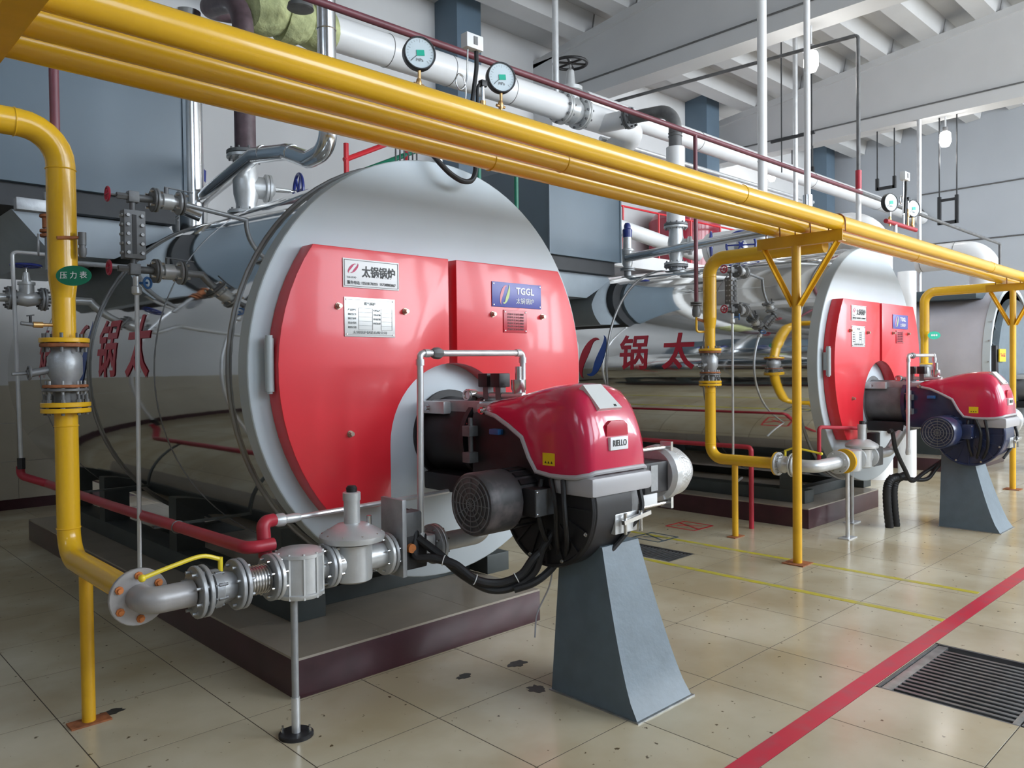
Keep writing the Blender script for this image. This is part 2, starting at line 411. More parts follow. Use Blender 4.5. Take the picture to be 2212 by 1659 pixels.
# roof slab, girders, ribs
rf = struct(MB().prism([(YF-.3, roofz(YF)+.34), (YB+.3, roofz(YB)+.34), (YB+.3, roofz(YB)+.5), (YF-.3, roofz(YF)+.5)], 0, XL-.3, XR+.3), 'ceiling', 'ceiling')
GX = [5.1, 11.2, 17.3]
for gx in GX:
    g = MB(); ZB = 6.55
    g.prism([(YF, ZB+.26), (YB, ZB+.26), (YB, roofz(YB)-.04), (YF, roofz(YF)-.04)], 0, gx-.13, gx+.13)
    g.prism([(YF, roofz(YF)-.14), (YB, roofz(YB)-.14), (YB, roofz(YB)), (YF, roofz(YF))], 0, gx-.2, gx+.2)
    o = struct(g, 'trim_girder_web', 'girder'); o.name = 'trim_%d' % (GX.index(gx)+1)
    MB().box(gx-.22, gx+.22, YF, YB, ZB, ZB+.24).build('flange', 'girder', o, org=(0, 0, 0))
    MB().box(gx-.235, gx-.22, YF, YB, ZB+.25, ZB+.275).build('conduit', 'insul_dark', o, org=(0, 0, 0))
ex = [XL]+GX+[XR]; nr = 0
y0 = 9.65
while y0 > YF:
    for i in range(4):
        a = ex[i]+(.2 if i else 0); b = ex[i+1]-(.2 if i < 3 else 0); z = roofz(y0); z2 = roofz(y0-.25)
        q = MB(); h = .36
        vs = [(x, yy, zz) for x in (ex[i]+.02, ex[i+1]-.02) for (yy, zz) in ((y0+.17, z-.018+.0), (y0-.17, z+.018), (y0-.24, z+h+.03), (y0+.24, z+h-.03))]
        q.add(vs, [(0, 1, 2, 3), (7, 6, 5, 4), (0, 4, 5, 1), (1, 5, 6, 2), (2, 6, 7, 3), (3, 7, 4, 0)])
        q.build('rib', 'ceiling', rf, smooth=0, org=(0, 0, 0))
    y0 -= 1.0
# columns
for cx_, nm in ((8.85, 'nearest of the blue-grey square columns, behind the two gauges'), (16.45, 'blue-grey square column behind the tall silver pipe'), (22.75, 'farthest blue-grey square column, by the end wall')):
    o = single(MB().box(cx_-.27, cx_+.27, 10.2, 10.8, 0, 8.0), 'column', 'column_blue', (cx_, 10.5, 0), nm, 'column', 'square columns on the back wall', bevel=.01)
    o['kind'] = 'structure'
cc = single(MB().box(11.0, 11.75, 10.3, 10.8, 0, 7.5), 'column', 'wall', (11.35, 10.55, 0), 'light grey plastered pier under the girder end', 'column'); cc['kind'] = 'structure'
# lines painted on the floor
def paint(x0, x1, y0, y1): return MB().box(x0, x1, y0, y1, -.001, .0012)
single(paint(-2, 22, 1.573, 1.668), 'floor_stripe', 'floor_red', (3, 1.62, 0), 'red painted stripe running across the tiles past the drain grating', 'stripe')
single(paint(6.07, 6.13, 1.70, 8.5), 'floor_stripe', 'floor_yellow', (6.1, 3, 0), 'yellow floor stripe passing under the Y-braced yellow post', 'stripe', 'yellow floor stripes')
single(paint(5.27, 5.33, 1.672, 8.5), 'floor_stripe', 'floor_yellow', (5.3, 3, 0), 'yellow floor stripe nearer the camera, beside the small drain grating', 'stripe', 'yellow floor stripes')
def sym(x, y, sx, sy, m, lab):
    t = MB(); wv = .025
    for a, b in (((0, 0), (sx, 0)), ((sx, 0), (sx, sy)), ((sx, sy), (0, sy)), ((0, sy), (0, 0)), ((.25*sx, 0), (.7*sx, sy)), ((.75*sx, .2*sy), (.3*sx, .8*sy))):
        t.bar((x+a[0], y+a[1], .0005), (x+b[0], y+b[1], .0005), wv, .0016)
    single(t, 'floor_mark', m, (x, y, 0), lab, 'floor mark')
sym(6.55, 4.3, .33, .33, 'red_door', 'small red square outline painted on the tiles by the second plinth')
sym(5.9, 4.25, .3, .3, 'dark_teal', 'dark blue square outline painted on the tiles by the small grating')
# drain gratings
def grate(G, along, n, lab, nf=.05):
    cx_, cy_ = (G[0]+G[1])/2, (G[2]+G[3])/2; t = thing('drain_grating', (cx_, cy_, 0), lab, 'grating')
    MB().box(G[0]+.001, G[1]-.001, G[2]+.001, G[3]-.001, -.06, -.05).build('pit', 'pit', t, smooth=0)
    e = .012; f = MB()
    f.box(G[0], G[0]+e, G[2], G[3], -.05, -.001); f.box(G[1]-e, G[1], G[2], G[3], -.05, -.001); f.box(G[0], G[1], G[2], G[2]+e, -.05, -.001); f.box(G[0], G[1], G[3]-e, G[3], -.05, -.001)
    f.build('frame', 'insul_dark', t)
    if along == 'y':
        MB().box(G[0]+.02, G[1]-.02, G[3]-.07, G[3]-.02, -.02, -.004).build('end_bar', 'grate_frame', t, bevel=.002)
        MB().box(G[0]+.02, G[1]-.02, G[2]+.02, G[2]+.05, -.02, -.004).build('end_bar', 'grate_frame', t, bevel=.002)
        st = (G[1]-G[0]-.1)/n
        q = MB().box(G[0]+.05, G[0]+.05+st*.5, G[2]+.03, G[3]-.05, -.022, -.005); me = q.mesh('bar', 'grate_steel', bevel=.002)
        for i in range(n): link_copy(me, 'bar', t, (i*st, 0, 0))
    else:
        st = (G[3]-G[2]-.06)/n
        q = MB().box(G[0]+.03, G[1]-.03, G[2]+.03, G[2]+.03+st*.45, -.022, -.005); me = q.mesh('bar', 'grate_steel')
        for i in range(n): link_copy(me, 'bar', t, (0, i*st, 0))
grate(GR1, 'y', 15, 'large steel drain grating with parallel bars beside the red stripe')
grate(GR2, 'x', 15, 'small steel drain grating between the two yellow floor stripes')
# stains on the floor
def blob(x, y, rx, ry, lab, seed, m='stain', kind='stain'):
    random.seed(seed); n = 18; p = []
    for i in range(n):
        a = 2*pi*i/n; k = .7+.5*random.random(); p.append((x+cos(a)*rx*k, y+sin(a)*ry*k))
    single(MB().prism(p, 2, .0002, .0011), 'oil_stain', m, (x, y, 0), lab, 'stain')
blob(1.17, 3.98, .055, .035, 'black oil stain on the tile beside the foot of the yellow post', 3)
blob(2.62, 3.12, .045, .03, 'small dark stain on the tiles in front of the near plinth', 5)
blob(2.77, 2.74, .05, .05, 'grey dirt patch at the back corner of the near pedestal', 9)
blob(2.93, 3.05, .06, .04, 'dark round stain behind the near grey pedestal', 11)
exec_parts = []

# ================================================================ PLINTHS
def plinth(x0, x1, y0, y1, h, lab):
    t = thing('plinth', ((x0+x1)/2, y0, 0), lab, 'plinth', 'tiled boiler plinths')
    MB().box(x0, x1, y0, y1, 0, h-.012).build('side', 'plinth_paint', t, bevel=.003)
    n = int((y1-y0)/.628)+1; m = max(1, round((x1-x0)/.55)); sx = (x1-x0)/m
    for j in range(n):
        ya = y0+j*.628; yb = min(y1, ya+.628)
        if yb-ya < .02: continue
        for i in range(m):
            q = MB(); tile_geo(q, x0+i*sx, x0+i*sx+sx, ya, yb, h-.012, h, g=.0008); q.build('tile', 'plinth_tile', t, smooth=0)
    return t
P1 = plinth(1.85, 3.55, 3.475, 8.70, .20, 'low maroon-sided tiled plinth under the nearest boiler')
P2 = plinth(7.36, 9.06, 3.53, 8.70, .20, 'low maroon-sided tiled plinth under the second boiler')
P3 = plinth(12.6, 14.6, 3.7, 8.70, .20, 'low maroon-sided plinth under the farthest grey boiler')

# ================================================================ BOILERS
R = 1.212; ZC = 1.6
def shell_text(body, size, m, t, xc, yc, zc, name='lettering', bold=0.0):
    me = text_mesh(body, size, m, name, bold, .0006); r = R+.004
    def fn(p):    # text reads from the -X side: its right points to -Y
        a = (p.y+(zc-ZC))/r; rr = r+p.z; return (xc-cos(a)*rr, yc-p.x, ZC+sin(a)*rr)
    return place_mesh(me, name, t, fn, [size*q for q in (-.4, -.3, -.2, -.1, 0, .1, .2, .3, .4)])
def leaf(cx, cy, s, flip, n=14):   # comma-shaped half of the swirl mark
    out = []; inn = []
    for i in range(n+1):
        q = i/n; a = radians(62+195*q); wd = s*.30*sin(pi*min(1, q*1.02))**.8*(1.25-.5*q)
        c_, s_ = cos(a), sin(a); x = s*.36*c_; y = s*.60*s_
        out.append((cx+x, cy+y)); l = sqrt(c_*c_+s_*s_*1.0); inn.append((cx+x-c_*wd, cy+y-s_*wd*.55))
    p = out+inn[::-1][1:-1]
    return [((2*cx-x), (2*cy-y)) for x, y in p] if flip else p
def swirl(parent, fn, s, ma, mb_, thick=.0006):
    for fl_, mm in ((0, ma), (1, mb_)):
        P = leaf(-.08*s if not fl_ else .10*s, .04*s if fl_ else -.04*s, s, fl_); n = len(P)//2
        me = bpy.data.meshes.new('emblem'); bm = bmesh.new()
        vs = [bm.verts.new((x, y, .0006)) for x, y in P]; bm.faces.new(vs); bmesh.ops.triangulate(bm, faces=bm.faces[:]); bm.to_mesh(me); bm.free()
        me.materials.append(M[mm]); place_mesh(me, 'emblem', parent, fn, [s*q for q in (-.45, -.3, -.15, 0, .15, .3, .45)])
def doorpoly(xc, side):
    o = []; r = 1.115; ztop = 2.235; zb = .87; ac = 1.19; ar = .445
    a0 = math.asin((ztop-ZC)/r); a1 = math.asin((zb-ZC)/r)
    for i in range(17): a = a0+(a1-a0)*i/16; o.append((xc-cos(a)*r, ZC+sin(a)*r))
    o.append((xc-.02-ar, zb))
    for i in range(13):
        a = radians(180-i*(86.5)/12); o.append((xc-.02+cos(a)*ar, ac+sin(a)*ar))
    o.append((xc-.047, ztop))
    if side > 0:
        o = [(2*xc-.037-x, z) for x, z in o][::-1]
    return o
def boiler(xc, yf, ye, lab, which):
    t = thing('boiler', (xc, yf, .2), lab, 'boiler')
    n = 96
    MB().lathe((xc, yf+.012, ZC), (0, 1, 0), [(0, R-.01), (.0, R), (ye-yf-.05, R), (ye-yf-.05, R-.02)], n).build('shell', 'mirror', t)
    MB().lathe((xc, ye-.05, ZC), (0, 1, 0), [(0, R-.03), (.10, R-.1), (.16, R-.35), (.16, 0)], 64).build('rear_head', 'duct_gray', t)
    MB().lathe((xc, yf+.03, ZC), (0, -1, 0), [(0, R-.002), (.03, R-.002), (.034, R-.01), (.034, 0)], n).build('front_plate', 'face_paint', t)
    MB().lathe((xc, yf+.10, ZC), (0, -1, 0), [(0, R), (0, R+.004), (.095, R+.004), (.10, R)], n).build('rim', 'rim_paint', t)
    for yb_ in (yf+.22, yf+2.55): MB().torus((xc, yb_, ZC), (0, 1, 0), R+.004, .013, 72, 8).build('bead', 'mirror_band', t)
    for yb_ in (yf+1.25, yf+3.9): MB().lathe((xc, yb_, ZC), (0, 1, 0), [(0, R), (.0, R+.003), (.012, R+.003), (.012, R)], 72).build('seam', 'mirror_band', t)
    for s in (-1, 1):
        P = doorpoly(xc, s); q = MB().prism(P, 1, yf-.12, yf-.008); q.build('door', 'red_door', t, bevel=.006)
        # hinge at the outer edge
        hx = xc-1.135 if s < 0 else xc+1.10
        h = MB().cyl((hx, yf-.07, 1.50), (hx, yf-.07, 1.76), .022, n=16)
        h.cyl((hx, yf-.07, 1.49), (hx, yf-.07, 1.50), .014).cyl((hx, yf-.07, 1.76), (hx, yf-.07, 1.775), .018)
        h.box(min(hx, hx-s*.06)-.0, max(hx, hx-s*.06), yf-.06, yf-.02, 1.55, 1.72)
        h.build('hinge', 'rim_paint', t)
    for (x, z) in ((-.78, 1.93), (-.36, 1.92), (.29, 1.93), (.72, 1.93), (-.72, 1.27), (.80, 1.27)):
        b = MB().lathe((xc+x, yf-.12, z), (0, -1, 0), [(0, .018), (.006, .018), (.006, .011), (.03, .011)], 12)
        b.lathe((xc+x, yf-.128, z), (0, -1, 0), [(0, .015), (.012, .015)], 6); b.build('bolt', 'bolt_tan', t)
    ff = yf-.1225
    def plate(x0, x1, z0, z1, m, name, corner=True, lab=None):
        p = MB().box(xc+x0, xc+x1, ff-.003, ff+.001, z0, z1).build(name, m, t, bevel=.001, label=lab)
        if corner:
            c = MB()
            for x in (x0+.012, x1-.012):
                for z in (z0+.012, z1-.012): c.lathe((xc+x, ff-.003, z), (0, -1, 0), [(0, .006), (.004, .004)], 8)
            c.build('rivet', 'steel', p)
        return p
    A = plate(-.75, -.40, 2.03, 2.18, 'white', 'nameplate', False, 'white plate with black lettering')
    yy = ff-.0045
    b = MB()
    for a_, b_ in (((-.742, 2.038), (-.408, 2.038)), ((-.408, 2.038), (-.408, 2.172)), ((-.408, 2.172), (-.742, 2.172)), ((-.742, 2.172), (-.742, 2.038))):
        b.bar((xc+a_[0], yy, a_[1]), (xc+b_[0], yy, b_[1]), .0016, .0016)
    b.build('border', 'ink', A)
    text_front('太锅锅炉', .062, 'ink', A, xc-.53, yy, 2.112, bold=.0012, sx=.86)
    text_front('服务电话: 15518170255  15738805867', .0205, 'ink', A, xc-.575, yy, 2.055, sx=.92)
    text_front('TAI-GUO', .014, 'ink_gray', A, xc-.70, yy, 2.082)
    swirl(A, lambda p: (xc-.69+p.x+p.y*.5, yy-p.z, 2.13+p.y*.8), .055, 'ink_red', 'ink_red')
    B = plate(-.745, -.43, 1.775, 1.98, 'plate_silver', 'data_plate', True, 'brushed silver data plate with a small table')
    b = MB()
    for zz in (1.925, 1.903, 1.88, 1.857, 1.834, 1.812): b.bar((xc-.66, yy, zz), (xc-.575, yy, zz), .0012, .0012); b.bar((xc-.52, yy, zz), (xc-.45, yy, zz), .0012, .0012)
    for x in (-.66, -.575, -.52, -.45): b.bar((xc+x, yy, 1.812), (xc+x, yy, 1.925), .0012, .0012)
    b.bar((xc-.735, yy, 1.968), (xc-.44, yy, 1.968), .001, .001); b.bar((xc-.735, yy, 1.785), (xc-.44, yy, 1.785), .001, .001)
    b.build('table_lines', 'ink_gray', B)
    text_front('燃气锅炉', .018, 'ink_gray', B, xc-.59, yy, 1.948)
    text_front('太锅锅炉制造有限公司', .0165, 'ink_gray', B, xc-.59, yy, 1.797, sx=1.3)
    for k_, s_ in enumerate(('产品型号', '额定压力', '额定功率', '设备代码', '制造日期')):
        text_front(s_, .0125, 'ink_gray', B, xc-.70, yy, 1.914-.0227*k_); 
        if k_ < 4: text_front(s_[::-1], .0115, 'ink_gray', B, xc-.547, yy, 1.914-.0227*k_)
    C_ = plate(.285, .71, 1.978, 2.13, 'plate_blue', 'logo_plate', True, 'blue plate with white capitals')
    text_front('TGGL', .058, 'white', C_, xc+.565, yy, 2.08, bold=.0016, sx=1.05)
    text_front('太锅锅炉', .040, 'white', C_, xc+.565, yy, 2.018)
    swirl(C_, lambda p: (xc+.39+p.x+p.y*.3, yy-p.z, 2.055+p.y*1.2), .085, 'logo_pink', 'logo_green')
    D = plate(.38, .58, 1.822, 1.962, 'plate_red', 'warning_plate', True, 'red metal plate with darker small lettering')
    for k_ in range(6): text_front('注意安全运行规程', .0135, 'maroon', D, xc+.48, yy, 1.935-.0185*k_, sx=1.35)
    # lettering and swirl on the mirror shell
    shell_text('太', .42, 'letter_red', t, xc, yf+1.56, 1.74, bold=.008)
    shell_text('锅', .42, 'letter_red', t, xc, yf+2.16, 1.74, bold=.008)
    def sw(p):
        a = (p.y+.13)/(R+.004); return (xc-cos(a)*(R+.004+p.z), yf+2.78-p.x-p.y*.25, ZC+sin(a)*(R+.004+p.z))
    swirl(t, sw, .42, 'letter_red', 'letter_blue')
    shell_text('炉', .42, 'letter_red', t, xc, yf+3.75, 1.74, bold=.008)
    # skid and saddles
    for s in (-1, 1):
        x = xc+s*.72
        MB().box(x-.10, x+.10, yf+.32, ye-.1, .2, .33).build('skid', 'skid', t, bevel=.006)
        for y in (yf+.45, yf+2.0, yf+3.6, ye-.5):
            zt = ZC-sqrt(R*R-.62**2)
            MB().prism([(x-.1*1, .33), (x+.1, .33), (x+.1, ZC-sqrt(R*R-(x+.1-xc)**2)+.02), (x-.1, ZC-sqrt(R*R-(x-.1-xc)**2)+.02)], 1, y, y+.14).build('saddle', 'skid', t)
    MB().box(xc-.62, xc+.62, yf+.5, yf+.62, .2, .30).build('cross_beam', 'skid', t, bevel=.005)
    MB().box(xc-.62, xc+.62, yf+3.0, yf+3.12, .2, .30).build('cross_beam', 'skid', t, bevel=.005)
    return t
BL1 = boiler(2.93, 3.65, 8.8, 'nearest mirror-clad steam boiler with red front doors', 1)
BL2 = boiler(8.41, 3.36, 8.8, 'second mirror-clad steam boiler with red doors, behind the Y-braced post', 2)

# third boiler: plain grey cladding
def boiler3():
    xc, yf, ye, r = 13.75, 3.45, 8.8, 1.13
    t = thing('boiler', (xc, yf, .2), 'farthest boiler with plain lilac-grey cladding and dark front', 'boiler')
    MB().lathe((xc, yf, 1.62), (0, 1, 0), [(0, r-.01), (0, r), (ye-yf, r), (ye-yf+.1, .8), (ye-yf+.1, 0)], 80).build('shell', 'lilac', t)
    MB().lathe((xc, yf+.02, 1.62), (0, -1, 0), [(0, r), (0, r+.012), (.10, r+.012), (.10, r-.05), (.07, r-.05)], 80).build('rim', 'face_paint', t)
    MB().lathe((xc, yf, 1.62), (0, -1, 0), [(0, r-.05), (.05, r-.05), (.05, 0)], 64).build('front_plate', 'dark_teal', t)
    MB().lathe((xc, yf-.05, 1.62), (0, -1, 0), [(0, r-.18), (.08, r-.2), (.08, 0)], 48).build('door', 'pedestal', t)
    MB().box(xc-.95, xc+.6, yf+.15, ye, 2.55, 2.70).build('top_walkway', 'dark_teal', t, bevel=.01)
    for a in (150, 165, 180, 195): 
        q = radians(a); MB().bar((xc+cos(q)*(r-.2), yf-.06, 1.62+sin(q)*(r-.2)), (xc+cos(q)*(r+.03), yf-.06, 1.62+sin(q)*(r+.03)), .02, .02).build('clamp', 'steel', t)
    MB().box(xc-1.08, xc-.96, yf-.14, yf-.02, 1.35, 1.85).build('side_box', 'black', t, bevel=.01)
    g = MB().box(xc-1.02, xc-.72, yf-.17, yf-.155, 1.62, 1.80).build('sign', 'sign_yellow', t, label='yellow warning sign')
    text_front('当心高温', .06, 'ink_red', g, xc-.87, yf-.1715, 1.71)
    for s in (-1, 1): MB().box(xc+s*.6-.12, xc+s*.6+.12, yf+.3, ye, .2, .72).build('saddle', 'skid', t)
    return t
BL3 = boiler3()

# ================================================================ ECONOMISERS above the boiler rears
def econ(dx, lab, yb=0):
    t = thing('economizer', (1.8+dx, 7.4, 2.6), lab, 'economiser', 'grey economiser boxes above the boilers')
    x0, x1, ya, yb_, z0, z1 = 1.16+dx, 2.47+dx, 6.30, 8.6, 2.93, (4.35 if dx == 0 else 4.02)
    MB().box(x0, x1, ya, yb_, z0, z1).build('casing', 'box_gray', t, bevel=.006)
    for x in (x0, x1): MB().box(x-.012, x+.012, ya-.012, ya+.012, z0, z1).build('corner_trim', 'box_gray', t)
    MB().box(x0+.02, x1-.06, ya+.05, yb_-.05, z0-.16, z0-.002).build('bottom_frame', 'dark_under', t)
    MB().prism([(x0+.15, z0-.165), (x1-.08, z0-.165), (x1-.03, z0-.22), (x0+.82, z0-.46), (x0+.4, z0-.46)], 1, ya+.15, yb_-.2).build('transition_duct', 'duct_gray', t)
    MB().prism([(x0+.25, z1), (x1-.25, z1), (x1-.5, z1+.4), (x0+.5, z1+.4)], 1, ya+.6, yb_-.6).build('outlet_hood', 'box_gray', t)
    return t
econ(0, 'large blue-grey economiser box above the rear of the nearest boiler')
econ(5.5, 'blue-grey economiser box between the two mirror boilers, seen past the near boiler')

# ================================================================ GAS LINES
GP = [(2.655, 2.697, .060), (2.93, 2.708, .058), (3.185, 2.712, .056)]   # y, z, r at the bracket x = 6
Z_BR = 2.642
def gz(z, x): return z+(6-x)*.0078     # the run falls slightly along its length
def welds(parent, p, d, r, m='yellow'):
    MB().torus(p, d, r+.0005, .0035, 24, 6).build('weld', m, parent)
labs = ['thickest yellow overhead gas pipe, nearest to the camera', 'middle one of the three yellow overhead gas pipes', 'lowest-looking yellow overhead gas pipe, on the boiler side']
for i, (y, z, r) in enumerate(GP):
    t = thing('gas_pipe', (6.0, y, z), labs[i], 'pipe', 'three yellow overhead gas pipes')
    xe = 22 if i < 2 else 6.38
    if i < 2: MB().cyl((-1.5, y, gz(z, -1.5)), (xe, y, gz(z, xe)), r, n=28).build('pipe', 'yellow', t)
    else: MB().pipe([(-1.5, y, gz(z, -1.5)), (6.40, y, z), (6.58, y, z-.04), (6.58, y+.2, z-.06)], r, .10, 24).build('pipe', 'yellow', t)
    for x in ((.52, 4.6, 9.9), (.60, 3.2, 8.4), (2.9,))[i]: welds(t, (x, y, gz(z, x)), (1, 0, 0), r)
def post(x, y, lab, y0=2.60, y1=3.31, bw=.06, bx=0):
    t = thing('pipe_support', (x, y, 0), lab, 'pipe support', 'yellow Y-braced supports of the overhead gas pipes')
    zb = gz(Z_BR, x); MB().cyl((x, y, .008), (x, y, zb-.085), .036, n=20).build('post', 'yellow_post', t)
    MB().box(x-.09, x+.09, y-.09, y+.09, 0, .008).build('base_plate', 'rust', t)
    q = MB().box(x+bx-bw/2, x+bx+bw/2, y0, y1, zb-.006, zb).box(x+bx-bw/2, x+bx-bw/2+.006, y0, y1, zb-.085, zb-.006).box(x+bx-bw/2, x+bx+bw/2, y0, y1, zb-.09, zb-.084)
    q.build('bracket', 'yellow_post', t, smooth=0)
    for s, e in ((-1, y0+.05), (1, y1-.05)):
        if x < 1: continue
        q = MB(); a = V(x, y+s*.03, 2.08); b = V(x, e, zb-.09); q.bar(a, b, .05, .006, (1, 0, 0)); q.bar(a+V(-.022, 0, 0), b+V(-.022, 0, 0), .006, .05, (1, 0, 0)); q.build('brace', 'yellow_post', t, smooth=0)
    for (py, pz, pr) in GP:
        pz = gz(pz, x)
        if py > 3.1 and x > 7: continue
        u = MB(); pts = [(x, py+pr+.005, zb-.02)]+[(x, py+cos(a)*(pr+.005), pz+sin(a)*(pr+.005)) for a in [pi*i/10 for i in range(11)]]+[(x, py-pr-.005, zb-.02)]
        u.tube(pts, .005, 6); u.build('u_bolt', 'rust', t)
    return t
post(.49, 2.99, 'yellow bracket of the support cut by the top left corner of the photo', 2.28, 3.34, .09, .045)
post(6.026, 2.985, 'yellow Y-braced post standing on the floor between the two mirror boilers')
post(11.43, 2.80, 'far yellow Y-braced post standing in front of the grey boiler', 2.5, 3.1)

def flange(mb, c, d, r, t, hub=0):
    c = V(c); d = V(d).normalized(); mb.lathe(c-d*t/2, d, [(0, r-.003), (.003, r), (t-.003, r), (t, r-.003)], 28)
    if hub: mb.lathe(c, d, [(0, hub*1.25), (t*1.6, hub)], 20)
    return mb
BM = {}
def nut_mesh(r, h, m, d):
    k = (r, h, m, tuple(d))
    if k not in BM: BM[k] = MB().lathe(V(d)*(-h/2), d, [(0, r*.6), (h*.25, r*.6), (h*.25, r), (h*.75, r), (h*.75, r*.6), (h, r*.6)], 8).mesh('bolt', m, org=(0, 0, 0), smooth=0)
    return BM[k]
def bolt_ring(parent, c, d, R_, n, r, h, m, ph=.4):
    u, v, dd = frame(V(d)); c = V(c)
    for i in range(n):
        q = 2*pi*i/n+ph; link_copy(nut_mesh(r, h, m, d), 'bolt', parent, c+u*cos(q)*R_+v*sin(q)*R_-O)
def pair(t, c, d, r, m='cast_gray', n=8, th=.017, gap=.006, br=.010, bm_='steel', name='flange'):
    c = V(c); d = V(d).normalized(); last = None
    for s in (-1, 1):
        last = flange(MB(), c+d*s*(th/2+gap/2), d, r, th).build(name, m, t)
    MB().lathe(c-d*gap/2, d, [(0, r*.82), (gap, r*.82)], 24).build('gasket', 'black', t)
    bolt_ring(t, c, d, r*.80, n, br, th*2+gap+.03, bm_)
    return last

def gas_drop(x, y, n, lab, variant=1):
    # upper pipe, reducer, shut-off valve, lower pipe and outlet elbow
    zt = 2.76 if variant == 1 else 2.64
    t = thing('gas_drop_pipe', (x, y, 1.75), lab[0], 'pipe')
    if variant == 1: MB().pipe([(-.6, y, zt), (x, y, zt), (x, y, 2.06)], .0635, .17, 24).build('pipe', 'yellow', t)
    else: MB().pipe([(x, 3.0, zt-.02), (x, y, zt-.02), (x, y, 2.06)], .0635, .15, 24).build('pipe', 'yellow', t)
    if variant == 1: welds(t, (x-.19, y, zt), (1, 0, 0), .0635)
    welds(t, (x, y, 2.57-(.12 if variant > 1 else 0)), (0, 0, 1), .0635)
    MB().cyl((x, y, 2.06), (x, y, 1.96), .0635, .051, 24).build('reducer', 'yellow', t)
    MB().cyl((x, y, 1.96), (x, y, 1.76), .051, n=24).build('lower_pipe', 'yellow', t)
    flange(MB(), (x, y, 1.758), (0, 0, 1), .108, .022).build('flange', 'yellow', t)
    v = thing('shutoff_valve', (x, y, 1.5), lab[1], 'valve')
    flange(MB(), (x, y, 1.735), (0, 0, 1), .105, .018).build('flange', 'rust', v)
    MB().lathe((x, y, 1.728), (0, 0, -1), [(0, .055), (.02, .055), (.05, .075), (.13, .075), (.16, .06), (.19, .06)], 24).build('body', 'cast_gray', v)
    flange(MB(), (x, y, 1.54), (0, 0, 1), .098, .014).build('flange', 'rust', v)
    flange(MB(), (x, y, 1.522), (0, 0, 1), .098, .014).build('flange', 'cast_dark', v)
    MB().lathe((x, y, 1.515), (0, 0, -1), [(0, .05), (.06, .05)], 20).build('neck', 'cast_dark', v)
    MB().cyl((x-.06, y, 1.62), (x-.16, y, 1.60), .018, n=12).cyl((x-.13, y, 1.605), (x-.22, y, 1.60), .008).torus((x-.15, y, 1.605), (1, 0, 0), .03, .006, 16, 6).build('side_cock', 'cast_dark', v)
    bolt_ring(v, (x, y, 1.747), (0, 0, 1), .088, 8, .013, .09, 'cast_dark'); bolt_ring(v, (x, y, 1.53), (0, 0, 1), .082, 8, .010, .07, 'cast_gray')
    l = thing('gas_pipe', (x, y-.4, .74), lab[2], 'pipe')
    zr = .72
    for z in (1.452, 1.424): flange(MB(), (x, y, z), (0, 0, 1), .108, .022).build('flange', 'yellow', l)
    MB().lathe((x, y, 1.434), (0, 0, 1), [(0, .095), (.008, .095)], 24).build('gasket', 'black', l)
    bolt_ring(l, (x, y, 1.452), (0, 0, 1), .088, 8, .013, .10, 'cast_dark')
    ye = 3.26 if variant == 1 else 3.45
    MB().pipe([(x, y, 1.42), (x, y, zr), (x, ye, zr)], .051, .13, 24).build('pipe', 'yellow', l)
    welds(l, (x, y, 1.35), (0, 0, 1), .051); welds(l, (x, y, .86), (0, 0, 1), .051)
    flange(MB(), (x, ye, zr), (0, 1, 0), .105, .02).build('flange', 'yellow' if variant > 1 else 'elbow_paint', l)
    s = thing('pipe_stand', (x, y-.27, 0), lab[3], 'pipe support')
    MB().cyl((x, y-.26, .008), (x, y-.26, zr-.045), .029, n=18).build('post', 'yellow_post', s)
    MB().box(x-.085, x+.085, y-.31, y-.22, 0, .008).build('base_plate', 'rust', s)
    return t
gas_drop(1.06, 4.2, 1, ['yellow gas drop pipe with a top bend at the left edge, above its valve', 'flanged shut-off valve with rusty bolts on the near yellow drop pipe',
    'near yellow gas pipe bending from vertical to horizontal below its valve', 'short yellow stub post with rusty foot under the near gas pipe'], 1)
gas_drop(6.58, 4.13, 2, ['yellow gas drop pipe in front of the second boiler, above its valve', 'flanged shut-off valve on the yellow drop pipe at the second boiler',
    'yellow gas pipe bending to horizontal beside the second boiler plinth', 'short yellow stub post under the gas pipe of the second boiler'], 2)
def drop3():
    x, y = 12.05, 4.05
    t = thing('gas_drop_pipe', (x, y, 1.75), 'far yellow gas drop pipe in front of the lilac-grey shell', 'pipe')
    MB().pipe([(x, 2.9, 2.62), (x, y, 2.62), (x, y, 2.06)], .0635, .15, 20).build('pipe', 'yellow', t)
    MB().cyl((x, y, 2.06), (x, y, 1.96), .0635, .051, 20).build('reducer', 'yellow', t); MB().cyl((x, y, 1.96), (x, y, 1.6), .051, n=20).build('lower_pipe', 'yellow', t)
    flange(MB(), (x, y, 1.6), (0, 0, 1), .105, .02).build('flange', 'yellow', t)
    MB().lathe((x, y, 1.58), (0, 0, -1), [(0, .09), (.02, .09), (.02, .06), (.12, .075), (.2, .06), (.2, .09), (.22, .09)], 18).build('valve', 'cast_gray', t)
    MB().cyl((x, y, 1.36), (x, y, .6), .051, n=16).build('lower_pipe', 'yellow', t)
drop3()
